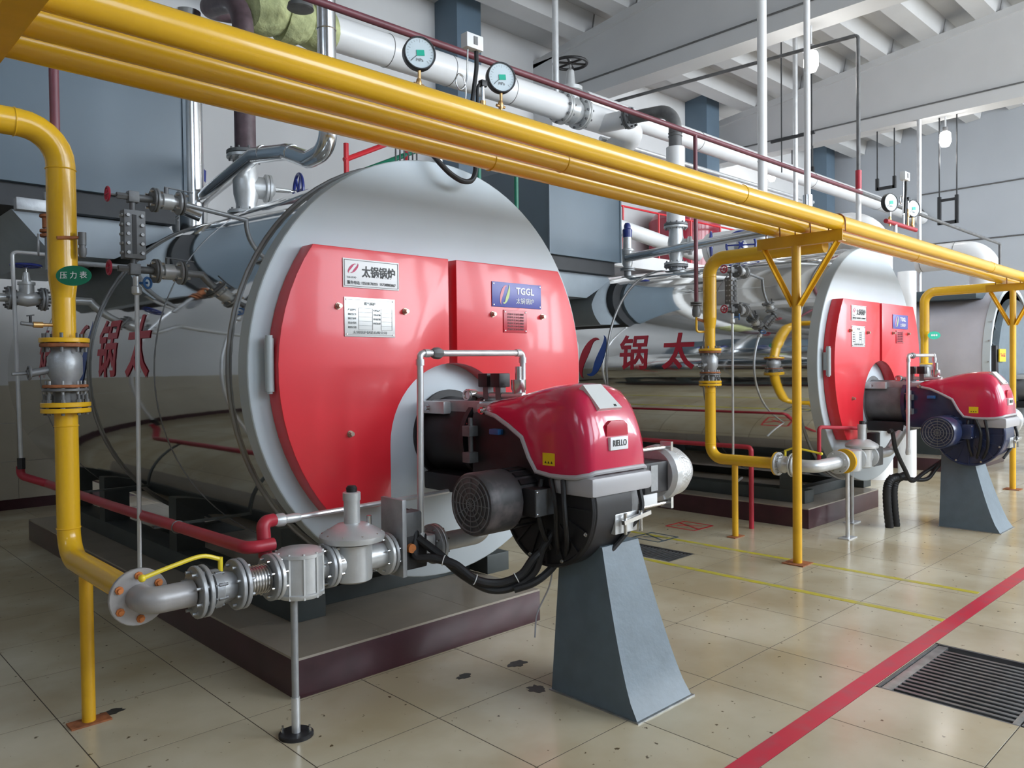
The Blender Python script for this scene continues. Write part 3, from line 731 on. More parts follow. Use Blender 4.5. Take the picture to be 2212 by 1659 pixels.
# green oval tag hanging on the near drop pipe, and the far one
def tag_sign(x, y, z, rx, rz, body, lab, sz, m='green_tag'):
    t = thing('oval_tag', (x, y, z), lab, 'sign')
    u = V(.6913, .7225, 0); r_ = V(.7225, -.6913, 0)
    n = 36; vs = [V(x, y, z)+r_*cos(2*pi*i/n)*rx+V(0, 0, sin(2*pi*i/n)*rz)-u*.003 for i in range(n)]; vs2 = [v+u*.003 for v in vs]
    MB().add(vs+vs2, [tuple(range(n)), tuple(range(2*n-1, n-1, -1))]+[(i, (i+1) % n, n+(i+1) % n, n+i) for i in range(n)]).build('plate', m, t)
    place_mesh(text_mesh(body, sz, 'white'), 'lettering', t, lambda p: V(x, y, z)+r_*p.x+V(0, 0, p.y)-u*(.0045+p.z))
    return t
g = tag_sign(1.07, 4.06, 2.055, .083, .047, '压 力 表', 'green oval tag with white characters on the near gas pipe', .036)
tag_sign(11.98, 3.9, 2.0, .09, .055, '●●●', 'small green oval tag on the far gas pipe', .035, 'teal')
t = thing('gauge_cock', (1.05, 4.12, 2.26), 'brown and brass cock strapped to the near yellow drop pipe', 'cock')
MB().pipe([(1.02, 4.13, 2.235), (1.06, 4.13, 2.24), (1.125, 4.12, 2.245)], .008, .02, 8).build('arm', 'rust', t)
MB().lathe((1.125, 4.12, 2.27), (0, 0, -1), [(0, .018), (.06, .018), (.06, .014), (.075, .014), (.075, .019), (.10, .019), (.12, .012)], 16).build('body', 'cast_dark', t)
t = thing('sampling_cock', (.95, 4.2, 1.83), 'small brass sampling cock low on the near yellow drop pipe', 'cock')
MB().cyl((1.01, 4.2, 1.83), (.97, 4.2, 1.83), .008).cyl((.97, 4.2, 1.83), (.93, 4.2, 1.83), .014).build('body', 'brass', t); MB().cyl((.93, 4.2, 1.83), (.88, 4.2, 1.835), .009).build('nozzle', 'cast_dark', t)
MB().cyl((.92, 4.2, 1.835), (.92, 4.2, 1.87), .006).bar((.905, 4.2, 1.87), (.935, 4.2, 1.875), .012, .006).build('tap', 'black', t)

# ---------------------------------------------------------------- valve train pieces (along +X)
Z = .72
def lever(t, c, tip, m='lever_yellow'):
    c = V(c); tip = V(tip); q = MB().tube(smoothpath([c, c+(tip-c)*.25+V(0, 0, .03), c+(tip-c)*.6+V(0, 0, .02), tip], 6), .009, 8); q.sphere(tip, .015, 10, 6); q.build('lever', m, t)
    MB().cyl(c-V(0, 0, .05), c+V(0, 0, .008), .010, n=12).build('stem', m, t)
def train1(x, y):
    e = thing('pipe_elbow', (x, y+.1, Z), 'grey flanged elbow where the near gas pipe turns into the valve train', 'elbow')
    MB().pipe([(x, y+.10, Z), (x, y, Z), (x+.17, y, Z)], .052, .085, 24, 10).build('body', 'elbow_paint', e)
    flange(MB(), (x, y+.105, Z), (0, 1, 0), .112, .02).build('flange', 'elbow_paint', e); bolt_ring(e, (x, y+.10, Z), (0, 1, 0), .085, 6, .016, .05, 'orange_nut', .5)
    flange(MB(), (x+.185, y, Z), (1, 0, 0), .105, .018).build('flange', 'cast_gray', e); bolt_ring(e, (x+.19, y, Z), (1, 0, 0), .083, 8, .011, .07, 'cast_gray')
    b = thing('ball_valve', (x+.27, y, Z), 'grey ball valve with a long yellow lever on the near gas train', 'valve')
    flange(MB(), (x+.213, y, Z), (1, 0, 0), .105, .018).build('flange', 'cast_gray', b)
    MB().lathe((x+.222, y, Z), (1, 0, 0), [(0, .055), (.02, .055), (.02, .075), (.05, .078), (.055, .068), (.10, .06), (.115, .055)], 28).build('body', 'cast_gray', b)
    bolt_ring(b, (x+.262, y, Z), (1, 0, 0), .07, 8, .010, .05, 'cast_dark')
    flange(MB(), (x+.345, y, Z), (1, 0, 0), .105, .018).build('flange', 'cast_gray', b); lever(b, (x+.285, y, Z+.115), (x-.02, y-.0, Z+.095))
    s = thing('expansion_joint', (x+.43, y, Z), 'short metal bellows joint in the near gas train', 'bellows')
    flange(MB(), (x+.368, y, Z), (1, 0, 0), .105, .018).build('flange', 'cast_gray', s); bolt_ring(s, (x+.357, y, Z), (1, 0, 0), .083, 8, .011, .075, 'cast_gray')
    pr = [(0, .05)]
    for i in range(8): pr += [(.006+i*.0125, .052), (.011+i*.0125, .062), (.0145+i*.0125, .062)]
    pr.append((.108, .05)); MB().lathe((x+.38, y, Z), (1, 0, 0), pr, 28).build('bellows', 'steel', s, smooth=60)
    flange(MB(), (x+.497, y, Z), (1, 0, 0), .10, .018).build('flange', 'cast_gray', s)
    f = thing('gas_filter', (x+.63, y, Z), 'round ribbed aluminium gas filter above the black-footed stand', 'filter')
    flange(MB(), (x+.520, y, Z), (1, 0, 0), .10, .018).build('flange', 'silver_paint', f); bolt_ring(f, (x+.509, y, Z), (1, 0, 0), .08, 8, .010, .075, 'steel')
    MB().cyl((x+.53, y, Z), (x+.77, y, Z), .055, n=20).build('neck', 'silver_paint', f)
    MB().lathe((x+.64, y, Z-.105), (0, 0, 1), [(0, .098), (.012, .105), (.02, .105), (.024, .098), (.175, .098), (.178, .106), (.192, .106), (.205, .085), (.21, 0)], 36).build('body', 'silver_paint', f)
    r_ = MB()
    for i in range(10): a = 2*pi*i/10; r_.box(x+.64+cos(a)*.10-.004, x+.64+cos(a)*.10+.004, y+sin(a)*.10-.004, y+sin(a)*.10+.004, Z-.105, Z+.095)
    r_.build('lug', 'silver_paint', f)
    flange(MB(), (x+.765, y, Z), (1, 0, 0), .10, .018).build('flange', 'cast_gray', f)
    r = thing('pressure_regulator', (x+.91, y, Z), 'silver gas pressure regulator with a tall black-capped barrel, near train', 'regulator')
    flange(MB(), (x+.788, y, Z), (1, 0, 0), .10, .018).build('flange', 'silver_paint', r); bolt_ring(r, (x+.777, y, Z), (1, 0, 0), .08, 8, .011, .085, 'steel')
    MB().cyl((x+.80, y, Z), (x+1.07, y, Z), .06, n=24).build('neck', 'silver_paint', r)
    MB().lathe((x+.91, y, Z-.095), (0, 0, 1), [(0, .07), (.01, .088), (.03, .09), (.16, .09), (.175, .095)], 32).build('body', 'silver_paint', r)
    MB().lathe((x+.91, y, Z+.085), (0, 0, 1), [(0, .10), (.01, .145), (.03, .15), (.036, .15), (.045, .14), (.085, .07), (.09, .045)], 40).build('diaphragm_case', 'silver_paint', r)
    MB().lathe((x+.91, y, Z+.17), (0, 0, 1), [(0, .037), (.11, .037), (.11, .041), (.145, .041), (.148, .036)], 24).build('barrel', 'silver_paint', r)
    MB().lathe((x+.91, y, Z+.317), (0, 0, 1), [(0, .024), (.02, .026), (.03, .018), (.03, 0)], 16).build('cap', 'black', r); bolt_ring(r, (x+.91, y, Z+.12), (0, 0, 1), .135, 10, .008, .03, 'steel')
    MB().cyl((x+.99, y-.02, Z+.155), (x+.99, y-.02, Z+.20), .012, n=10).build('vent', 'steel', r)
    flange(MB(), (x+1.08, y, Z), (1, 0, 0), .10, .018).build('flange', 'silver_paint', r)
    v = thing('gas_valve_block', (x+1.22, y, Z), 'black solenoid gas valve block at the end of the near train', 'valve')
    flange(MB(), (x+1.103, y, Z), (1, 0, 0), .10, .018).build('flange', 'cast_gray', v); bolt_ring(v, (x+1.092, y, Z), (1, 0, 0), .08, 8, .010, .075, 'steel')
    MB().box(x+1.13, x+1.155, y-.09, y+.09, Z-.11, Z+.26).build('bracket', 'cast_gray', v, bevel=.004)
    MB().box(x+1.14, x+1.30, y-.06, y+.06, Z-.09, Z+.075).build('block', 'black', v, bevel=.012)
    MB().box(x+1.17, x+1.28, y-.055, y+.04, Z+.06, Z+.19).build('coil', 'cast_dark', v, bevel=.01)
    MB().cyl((x+1.19, y-.065, Z+.02), (x+1.19, y-.085, Z+.02), .022, n=14).build('plug', 'orange_nut', v)
    MB().box(x+1.30, x+1.36, y-.05, y+.05, Z-.06, Z+.06).build('spool', 'silver_paint', v, bevel=.01); flange(MB(), (x+1.375, y, Z), (1, 0, 0), .10, .018).build('flange', 'cast_gray', v)
    p = thing('burner_inlet_pipe', (x+1.5, y, Z), 'silver gas inlet pipe leading under the near burner', 'pipe')
    flange(MB(), (x+1.398, y, Z), (1, 0, 0), .10, .018).build('flange', 'silver_paint', p); bolt_ring(p, (x+1.387, y, Z), (1, 0, 0), .08, 8, .010, .075, 'steel')
    MB().pipe([(x+1.40, y, Z), (x+1.70, y, Z), (x+1.86, y+.05, Z+.25)], .048, .09, 20).build('pipe', 'silver_paint', p)
    s = thing('pipe_stand', (x+.61, y, 0), 'thin grey stand with a black round foot under the gas filter', 'pipe support')
    MB().cyl((x+.61, y, .01), (x+.61, y, Z-.105), .016, n=14).build('post', 'cast_gray', s); MB().cyl((x+.61, y, .01), (x+.61, y, .17), .019, n=14).build('sleeve', 'galv', s)
    MB().lathe((x+.61, y, 0), (0, 0, 1), [(0, .075), (.012, .075), (.016, .07), (.016, 0)], 32).build('foot', 'black', s)
    bolt_ring(s, (x+.61, y, .02), (0, 0, 1), .058, 2, .008, .05, 'steel', .9)
train1(1.06, 3.14)
def train2(x, y0):
    y = y0-.36; yv = y0-.12
    b = thing('ball_valve', (x, yv, Z), 'grey ball valve with a yellow lever on the gas pipe at the second boiler', 'valve')
    for d_ in (.105, -.03): flange(MB(), (x, yv+d_-.0, Z), (0, 1, 0), .105, .018).build('flange', 'silver_paint', b)
    MB().lathe((x, yv+.10, Z), (0, -1, 0), [(0, .055), (.02, .07), (.06, .078), (.09, .06), (.13, .055)], 24).build('body', 'silver_paint', b)
    bolt_ring(b, (x, yv+.105, Z), (0, 1, 0), .083, 8, .011, .06, 'steel'); lever(b, (x, yv+.04, Z+.12), (x+.06, yv-.26, Z+.11))
    e = thing('pipe_elbow', (x, y, Z), 'silver flanged elbow of the second gas train', 'elbow')
    flange(MB(), (x, yv-.055, Z), (0, 1, 0), .105, .018).build('flange', 'silver_paint', e)
    MB().pipe([(x, yv-.06, Z), (x, y, Z), (x+.42, y, Z)], .055, .10, 20, 8).build('body', 'silver_paint', e)
    flange(MB(), (x+.43, y, Z), (1, 0, 0), .105, .018).build('flange', 'silver_paint', e); bolt_ring(e, (x+.44, y, Z), (1, 0, 0), .083, 8, .011, .06, 'steel')
    q = thing('spacer_flange', (x+.52, y, Z), 'bright yellow flanged spacer in the second gas train', 'flange')
    flange(MB(), (x+.455, y, Z), (1, 0, 0), .10, .018).build('flange', 'silver_paint', q); MB().cyl((x+.46, y, Z), (x+.57, y, Z), .06, n=20).build('body', 'cast_dark', q)
    flange(MB(), (x+.575, y, Z), (1, 0, 0), .112, .03).build('flange', 'yellow', q)
    f = thing('gas_filter', (x+.68, y, Z), 'round aluminium gas filter of the second train', 'filter')
    MB().lathe((x+.70, y, Z-.10), (0, 0, 1), [(0, .09), (.02, .10), (.17, .10), (.19, .105), (.2, 0)], 28).build('body', 'silver_paint', f); flange(MB(), (x+.60, y, Z), (1, 0, 0), .10, .02).build('flange', 'silver_paint', f)
    MB().cyl((x+.6, y, Z), (x+.82, y, Z), .055, n=18).build('neck', 'silver_paint', f)
    r = thing('pressure_regulator', (x+.95, y, Z), 'silver gas pressure regulator of the second train, below the red door', 'regulator')
    flange(MB(), (x+.82, y, Z), (1, 0, 0), .105, .02).build('flange', 'silver_paint', r); MB().cyl((x+.83, y, Z), (x+1.1, y, Z), .06, n=20).build('neck', 'silver_paint', r)
    MB().lathe((x+.96, y, Z-.095), (0, 0, 1), [(0, .07), (.01, .088), (.16, .09), (.175, .095)], 28).build('body', 'silver_paint', r)
    MB().lathe((x+.96, y, Z+.085), (0, 0, 1), [(0, .10), (.01, .145), (.03, .15), (.045, .14), (.085, .07), (.09, .045)], 32).build('diaphragm_case', 'silver_paint', r)
    MB().lathe((x+.96, y, Z+.17), (0, 0, 1), [(0, .037), (.11, .037), (.11, .041), (.145, .041)], 20).build('barrel', 'silver_paint', r); MB().cyl((x+.96, y, Z+.315), (x+.96, y, Z+.345), .024, n=14).build('cap', 'black', r)
    flange(MB(), (x+1.10, y, Z), (1, 0, 0), .105, .02).build('flange', 'silver_paint', r)
    v = thing('gas_valve_block', (x+1.22, y, Z), 'black solenoid valve block beside the second regulator', 'valve')
    MB().box(x+1.12, x+1.32, y-.06, y+.06, Z-.10, Z+.08).build('block', 'cast_dark', v, bevel=.01); MB().box(x+1.17, x+1.27, y-.05, y+.04, Z+.07, Z+.22).build('coil', 'black', v, bevel=.01)
    p = thing('burner_inlet_pipe', (x+1.5, y, Z), 'silver gas inlet pipe leading under the second burner', 'pipe')
    MB().pipe([(x+1.32, y, Z), (x+1.62, y, Z), (x+1.75, y-.1, Z+.25)], .048, .09, 16).build('pipe', 'silver_paint', p)
    for dx, dy, lab in ((.64, 0, 'thin galvanised stand with bolted foot under the second filter'), (1.40, .28, 'thin galvanised stand behind the second solenoid block')):
        s = thing('pipe_stand', (x+dx, y+dy, 0), lab, 'pipe support'); zt = Z-.10 if dy == 0 else Z-.05
        MB().cyl((x+dx, y+dy, .01), (x+dx, y+dy, zt), .018, n=12).build('post', 'galv', s); MB().box(x+dx-.09, x+dx+.09, y+dy-.05, y+dy+.05, 0, .01).build('foot', 'galv', s)
train2(6.58, 3.45)

# ---------------------------------------------------------------- burners
def burner(dx, dy, body, lab, panel=True):
    ox = dx; oy = dy
    def P(x, y, z): return V(x+ox, y+oy, z)
    t = thing('burner', (2.98+ox, 2.7+oy, .78), lab, 'burner')
    def B(x0, x1, y0, y1, z0, z1): return MB().box(x0+ox, x1+ox, y0+oy, y1+oy, z0, z1)
    AX = 2.96; AZ = 1.22
    MB().lathe(P(AX, 3.655, AZ), (0, -1, 0), [(0, .26), (.03, .26), (.03, .22), (.10, .215), (.36, .215), (.40, .20)], 40).build('blast_tube', 'cast_dark' if body == 'navy' else 'black', t)
    MB().lathe(P(AX, 3.27, AZ), (0, -1, 0), [(0, .235), (.035, .235), (.035, .20), (.05, .2)], 40).build('tube_flange', body, t)
    bolt_ring(t, P(AX, 3.25, AZ), (0, -1, 0), .222, 8, .012, .05, 'steel')
    # main housing
    B(2.76, 3.17, 2.62, 3.22, .96, 1.38).build('housing', body, t, bevel=.05)
    B(2.80, 3.15, 3.18, 3.60, 1.36, 1.425).build('top_arm', 'cast_gray', t, bevel=.01)
    B(2.745, 2.80, 3.42, 3.66, 1.35, 1.42).build('arm_lug', 'silver_paint', t, bevel=.008)
    for y in (3.56, 3.10):
        MB().lathe(P(2.76, y, 1.38), (-1, 0, 0), [(0, .02), (.02, .02), (.02, .012), (.035, .012)], 12).build('bolt', 'steel', t)
    # hinge on the housing side
    h = MB().cyl(P(2.735, 3.18, 1.10), P(2.735, 3.18, 1.34), .013)
    for z in (1.13, 1.27): h.box(2.70+ox, 2.765+ox, 3.15+oy, 3.21+oy, z-.028, z+.028)
    h.build('hinge', 'cast_dark', t, bevel=.003)
    B(2.72, 2.76, 2.95, 3.02, 1.26, 1.29).build('blue_handle', 'blue_bright', t, bevel=.006)
    B(2.74, 3.20, 3.25, 3.60, .92, 1.02).build('under_box', 'black', t, bevel=.012)
    # pilot gas valves on top: solenoids, small regulator
    for y in (3.22, 3.12): 
        B(2.86, 2.94, y-.035, y+.04, 1.50, 1.575).build('solenoid', 'black', t, bevel=.006)
        B(2.88, 2.92, y-.02, y+.02, 1.43, 1.50).build('solenoid_neck', 'cast_dark', t)
    MB().lathe(P(2.90, 3.33, 1.455), (-1, 0, 0), [(0, .03), (.05, .034), (.06, .02)], 18).build('pilot_flange', 'steel', t)
    MB().torus(P(2.84, 3.33, 1.455), (1, 0, 0), .026, .008, 20, 6).build('pilot_ring', 'steel', t)
    MB().lathe(P(2.92, 3.0, 1.44), (0, 0, 1), [(0, .034), (.04, .034), (.05, .04), (.10, .04), (.10, .018), (.17, .018)], 18).build('pilot_regulator', 'steel', t)
    MB().cyl(P(2.90, 3.38, 1.455), P(2.90, 2.94, 1.455), .018, n=12).build('pilot_pipe', 'silver_paint', t)
    # fan volute (axis X) and its rings
    yc, zc = 2.665, .93
    MB().lathe(P(2.78, yc, zc), (1, 0, 0), [(0, .20), (0, .29), (.02, .305), (.28, .305), (.30, .29), (.30, .1), (.30, 0)], 56).build('fan_housing', body, t)
    q = MB()
    for i in range(16): a = 2*pi*i/16; q.bar(P(2.778, yc+cos(a)*.12, zc+sin(a)*.12), P(2.778, yc+cos(a)*.29, zc+sin(a)*.29), .012, .018, (1, 0, 0))
    q.torus(P(2.78, yc, zc), (1, 0, 0), .295, .012, 48, 6); q.build('fan_ribs', body, t)
    bolt_ring(t, P(2.775, yc, zc), (1, 0, 0), .28, 8, .010, .03, 'steel')
    MB().lathe(P(3.04, yc, zc), (1, 0, 0), [(0, .29), (.02, .27), (.14, .25), (.15, 0)], 40).build('fan_rear_case', 'cast_dark' if body == 'black' else body, t)
    B(2.83, 3.12, 2.50, 2.90, 1.0, 1.10).build('fan_outlet', body, t, bevel=.02)
    # motor along -X
    my, mz = 2.83, .955; mm = 'black_dusty' if body == 'black' else 'navy'
    MB().lathe(P(2.43, my, mz), (1, 0, 0), [(0, .04), (0, .145), (.012, .152), (.20, .152), (.21, .142), (.42, .142)], 44).build('motor', mm, t)
    g = MB()
    for r_ in (.03, .055, .08, .105, .13): g.torus(P(2.428, my, mz), (1, 0, 0), r_, .0035, 32, 5)
    for i in range(12): a = 2*pi*i/12; g.bar(P(2.427, my, mz), P(2.427, my+cos(a)*.135, mz+sin(a)*.135), .003, .003, (1, 0, 0))
    g.build('fan_grille', 'cast_dark', t); MB().lathe(P(2.44, my, mz), (-1, 0, 0), [(0, .125), (.004, .125), (.004, 0)], 32).build('fan_opening', 'pit', t)
    f = MB()
    for i in range(18): a = 2*pi*i/18; f.bar(P(2.645, my+cos(a)*.145, mz+sin(a)*.145), P(2.85, my+cos(a)*.145, mz+sin(a)*.145), .012, .03, (0, -sin(a), cos(a)))
    f.build('cooling_fins', body, t)
    tb = B(2.64, 2.80, my-.22, my-.13, mz-.065, mz+.07).build('terminal_box', body, t, bevel=.008)
    MB().box(2.645+ox, 2.795+ox, my-.224+oy, my-.219+oy, mz-.06, mz+.065).build('cover', 'cast_dark' if body == 'black' else body, tb)
    for x in (2.655, 2.785):
        for z in (-.05, .055): MB().lathe(P(x, my-.224, mz+z), (0, -1, 0), [(0, .007), (.006, .004)], 8).build('screw', 'steel', tb)
    # hood
    st = [(3.12, 1.385, 1.412, .19, 0), (3.08, 1.375, 1.43, .222, 0), (3.00, 1.36, 1.447, .232, 0), (2.90, 1.315, 1.465, .236, 0), (2.80, 1.262, 1.492, .240, 0), (2.75, 1.165, 1.503, .241, .0), (2.70, 1.10, 1.513, .242, .0),
          (2.60, 1.088, 1.522, .243, .02), (2.53, 1.088, 1.518, .243, .04), (2.48, 1.09, 1.502, .242, .06), (2.44, 1.093, 1.466, .238, .08), (2.41, 1.10, 1.415, .228, .10), (2.385, 1.105, 1.35, .21, .10), (2.372, 1.115, 1.28, .18, .1)]
    def ring(y, zb, zt, hw, ln, sc=1.0):
        h = zt-zb; pr = [(-1, 0), (-1.0, .18), (-.99, .36), (-.96, .55), (-.90, .72), (-.80, .86), (-.64, .95), (-.42, .99), (-.2, 1.0), (0, 1.0)]
        pr = pr+[(-a, b) for a, b in pr[-2::-1]]
        return [P(2.985+a*hw*sc, y+ln*(b*h)*.55, zb+b*h) for a, b in pr]
    q = MB(); L_ = 19
    for s in st: q.v += [tuple(p) for p in ring(*s)]
    for k in range(len(st)-1):
        for i in range(L_-1): q.f.append((k*L_+i, k*L_+i+1, (k+1)*L_+i+1, (k+1)*L_+i))
        q.f.append((k*L_+L_-1, k*L_, (k+1)*L_, (k+1)*L_+L_-1))
    q.f.append(tuple(range(L_-1, -1, -1))); q.f.append(tuple(range((len(st)-1)*L_, len(st)*L_)))
    q.build('hood', 'hood_red', t, smooth=50)
    # grey lower edge following the hood
    e = []
    for y, zb, zt, hw, ln in st: e.append((y, zb, hw))
    q = MB(); n = len(e)
    for s in (-1, 1):
        for y, zb, hw in e: q.tube
    path = [P(2.985-hw-.002, y, zb-.006) for y, zb, hw in e]+[P(2.985+hw+.002, y, zb-.006) for y, zb, hw in e[::-1]]
    MB().tube(path, .012, 8, closed=True).build('hood_edge', 'gray_plastic', t)
    B(2.75, 3.21, 2.345, 2.60, .995, 1.09).build('rear_base', 'gray_plastic', t, bevel=.025)
    B(2.79, 3.18, 3.10, 3.20, 1.36, 1.415).build('front_cap', 'gray_plastic', t, bevel=.02)
    # control window, name plate, warning label
    a0 = P(2.90, 2.4145, 1.4); 
    qv = [P(2.855, 2.500, 1.512), P(2.99, 2.500, 1.512), P(3.045, 2.412, 1.398), P(2.875, 2.412, 1.398)]
    nrm = V(0, -.79, .61)
    cp = MB().add([p+nrm*.011 for p in qv]+[p-nrm*.02 for p in qv], [(0, 1, 2, 3), (7, 6, 5, 4), (0, 4, 5, 1), (1, 5, 6, 2), (2, 6, 7, 3), (3, 7, 4, 0)]).build('control_window', 'plate_silver', t, label='grey tapered display window')
    if panel: place_mesh(text_mesh('R2', .016, 'ink', bold=.001), 'lettering', cp, lambda p: V(P(3.0+p.x, 2.4205, 1.409))+V(0, p.y*.61, p.y*.79)+nrm*(.012+p.z))
    y_ = 2.372
    pl = B(2.905, 3.04, y_-.008, y_+.05, 1.205, 1.268).build('name_plate', 'white', t, bevel=.004); text_front('RIELLO', .042, 'ink', pl, 2.973+ox, y_-.0095+oy, 1.237, bold=.0004, sx=.80)
    MB().prism([(2.89+ox, 1.272), (3.055+ox, 1.272), (3.05+ox, 1.325), (3.02+ox, 1.345), (2.925+ox, 1.345), (2.895+ox, 1.325)], 1, y_+.004+oy, y_+.05+oy).build('grip_recess', 'letter_red', t, bevel=.003)
    wl = B(2.741, 2.756, 2.575, 2.655, 1.13, 1.19).build('warning_label', 'sign_yellow', t)
    for k_, yy_ in enumerate((2.595, 2.615, 2.635)): MB().prism([(yy_-.007+oy, 1.14), (yy_+.007+oy, 1.14), (yy_+oy, 1.152)], 0, 2.740+ox, 2.741+ox).build('mark', 'ink', wl, smooth=0)
    # clamp bracket towards the pedestal
    B(2.93, 3.10, 2.36, 2.46, .80, .90).build('foot_bracket', 'silver_paint', t, bevel=.008)
    MB().bar(P(2.95, 2.33, .86), P(3.16, 2.33, .885), .02, .02).build('clamp_bar', 'steel', t)
    for x in (2.98, 3.10): MB().cyl(P(x, 2.34, .80), P(x, 2.34, .90), .009).build('clamp_bolt', 'steel', t)
    # servo and filter can on the far side
    B(3.17, 3.30, 2.50, 2.66, .90, 1.08).build('servo_mount', 'gray_plastic', t, bevel=.01)
    sv = B(3.30, 3.52, 2.46, 2.66, .935, 1.10).build('servo', 'black', t, bevel=.012)
    MB().box(3.345+ox, 3.405+ox, 2.455+oy, 2.461+oy, .95, 1.085).build('servo_label', 'cast_gray', sv)
    B(3.30, 3.42, 2.47, 2.64, .875, .935).build('servo_foot', 'white', t, bevel=.004)
    MB().lathe(P(3.50, 2.56, 1.02), (1, 0, 0), [(0, .13), (.02, .152), (.06, .155), (.07, .145)], 40).build('can_collar', 'silver_paint', t)
    MB().lathe(P(3.57, 2.56, 1.02), (1, 0, 0), [(0, .145), (.10, .135), (.17, .10), (.20, .06), (.205, 0)], 40).build('air_can', 'mesh_silver', t)
    for z in (.865, 1.165):
        MB().cyl(P(3.28, 2.50, z), P(3.55, 2.50, z), .011, n=10).box(3.545+ox, 3.565+ox, 2.47+oy, 2.54+oy, z-.03, z+.03).box(3.27+ox, 3.285+ox, 2.47+oy, 2.54+oy, z-.025, z+.025).build('tie_rod', 'steel', t)
    # cables bundled on the body
    for i, pts in enumerate(([(2.74, 2.60, 1.07), (2.72, 2.55, .95), (2.735, 2.56, .82), (2.79, 2.60, .70)], [(2.74, 2.52, 1.07), (2.715, 2.49, .93), (2.74, 2.50, .80), (2.80, 2.56, .68)], [(2.74, 2.66, 1.06), (2.71, 2.66, .93), (2.735, 2.65, .80), (2.78, 2.64, .72)],
                             [(3.13, 2.37, 1.0), (3.12, 2.35, .90), (3.05, 2.38, .80), (2.95, 2.42, .70)])):
        MB().tube(smoothpath([P(*p) for p in pts], 6), .013, 8).build('cable', 'black_rubber', t)
    return t
burner(0, 0, 'black', 'black burner with a pinkish red hood in front of the nearest boiler')
burner(5.52, -.27, 'navy', 'dark navy burner with a red hood in front of the second boiler')
burner(11.0, -.2, 'navy', 'far burner, only its red hood and flank visible at the right edge')

def pedestal(x, yb, lab):
    t = thing('burner_pedestal', (x, yb+.27, 0), lab, 'pedestal', 'grey steel burner pedestals')
    q = MB(); n = 10; prev = None
    for i in range(n+1):
        f = i/n; z = .74*f; c = f**.75
        yfr = yb+.26*c; yba = yb+.53+.0*f; hw = .215-.075*f
        q.v += [(x-hw, yfr, z), (x+hw, yfr, z), (x+hw, yba, z), (x-hw, yba, z)]
    for i in range(n):
        for k in range(4): q.f.append((i*4+k, i*4+(k+1) % 4, i*4+4+(k+1) % 4, i*4+4+k))
    q.f.append((0, 1, 2, 3)); q.f.append((n*4+3, n*4+2, n*4+1, n*4))
    q.build('body', 'pedestal', t, bevel=0, smooth=30)
    MB().box(x-.225, x+.225, yb-.01, yb+.54, 0, .006).build('grout_edge', 'grate_frame', t)
    return t
pedestal(3.03, 2.15, 'dark grey tapering steel pedestal under the near burner')
pedestal(8.565, 2.145, 'dark grey tapering steel pedestal under the second burner')
pedestal(14.0, 2.2, 'far grey steel pedestal at the right edge')

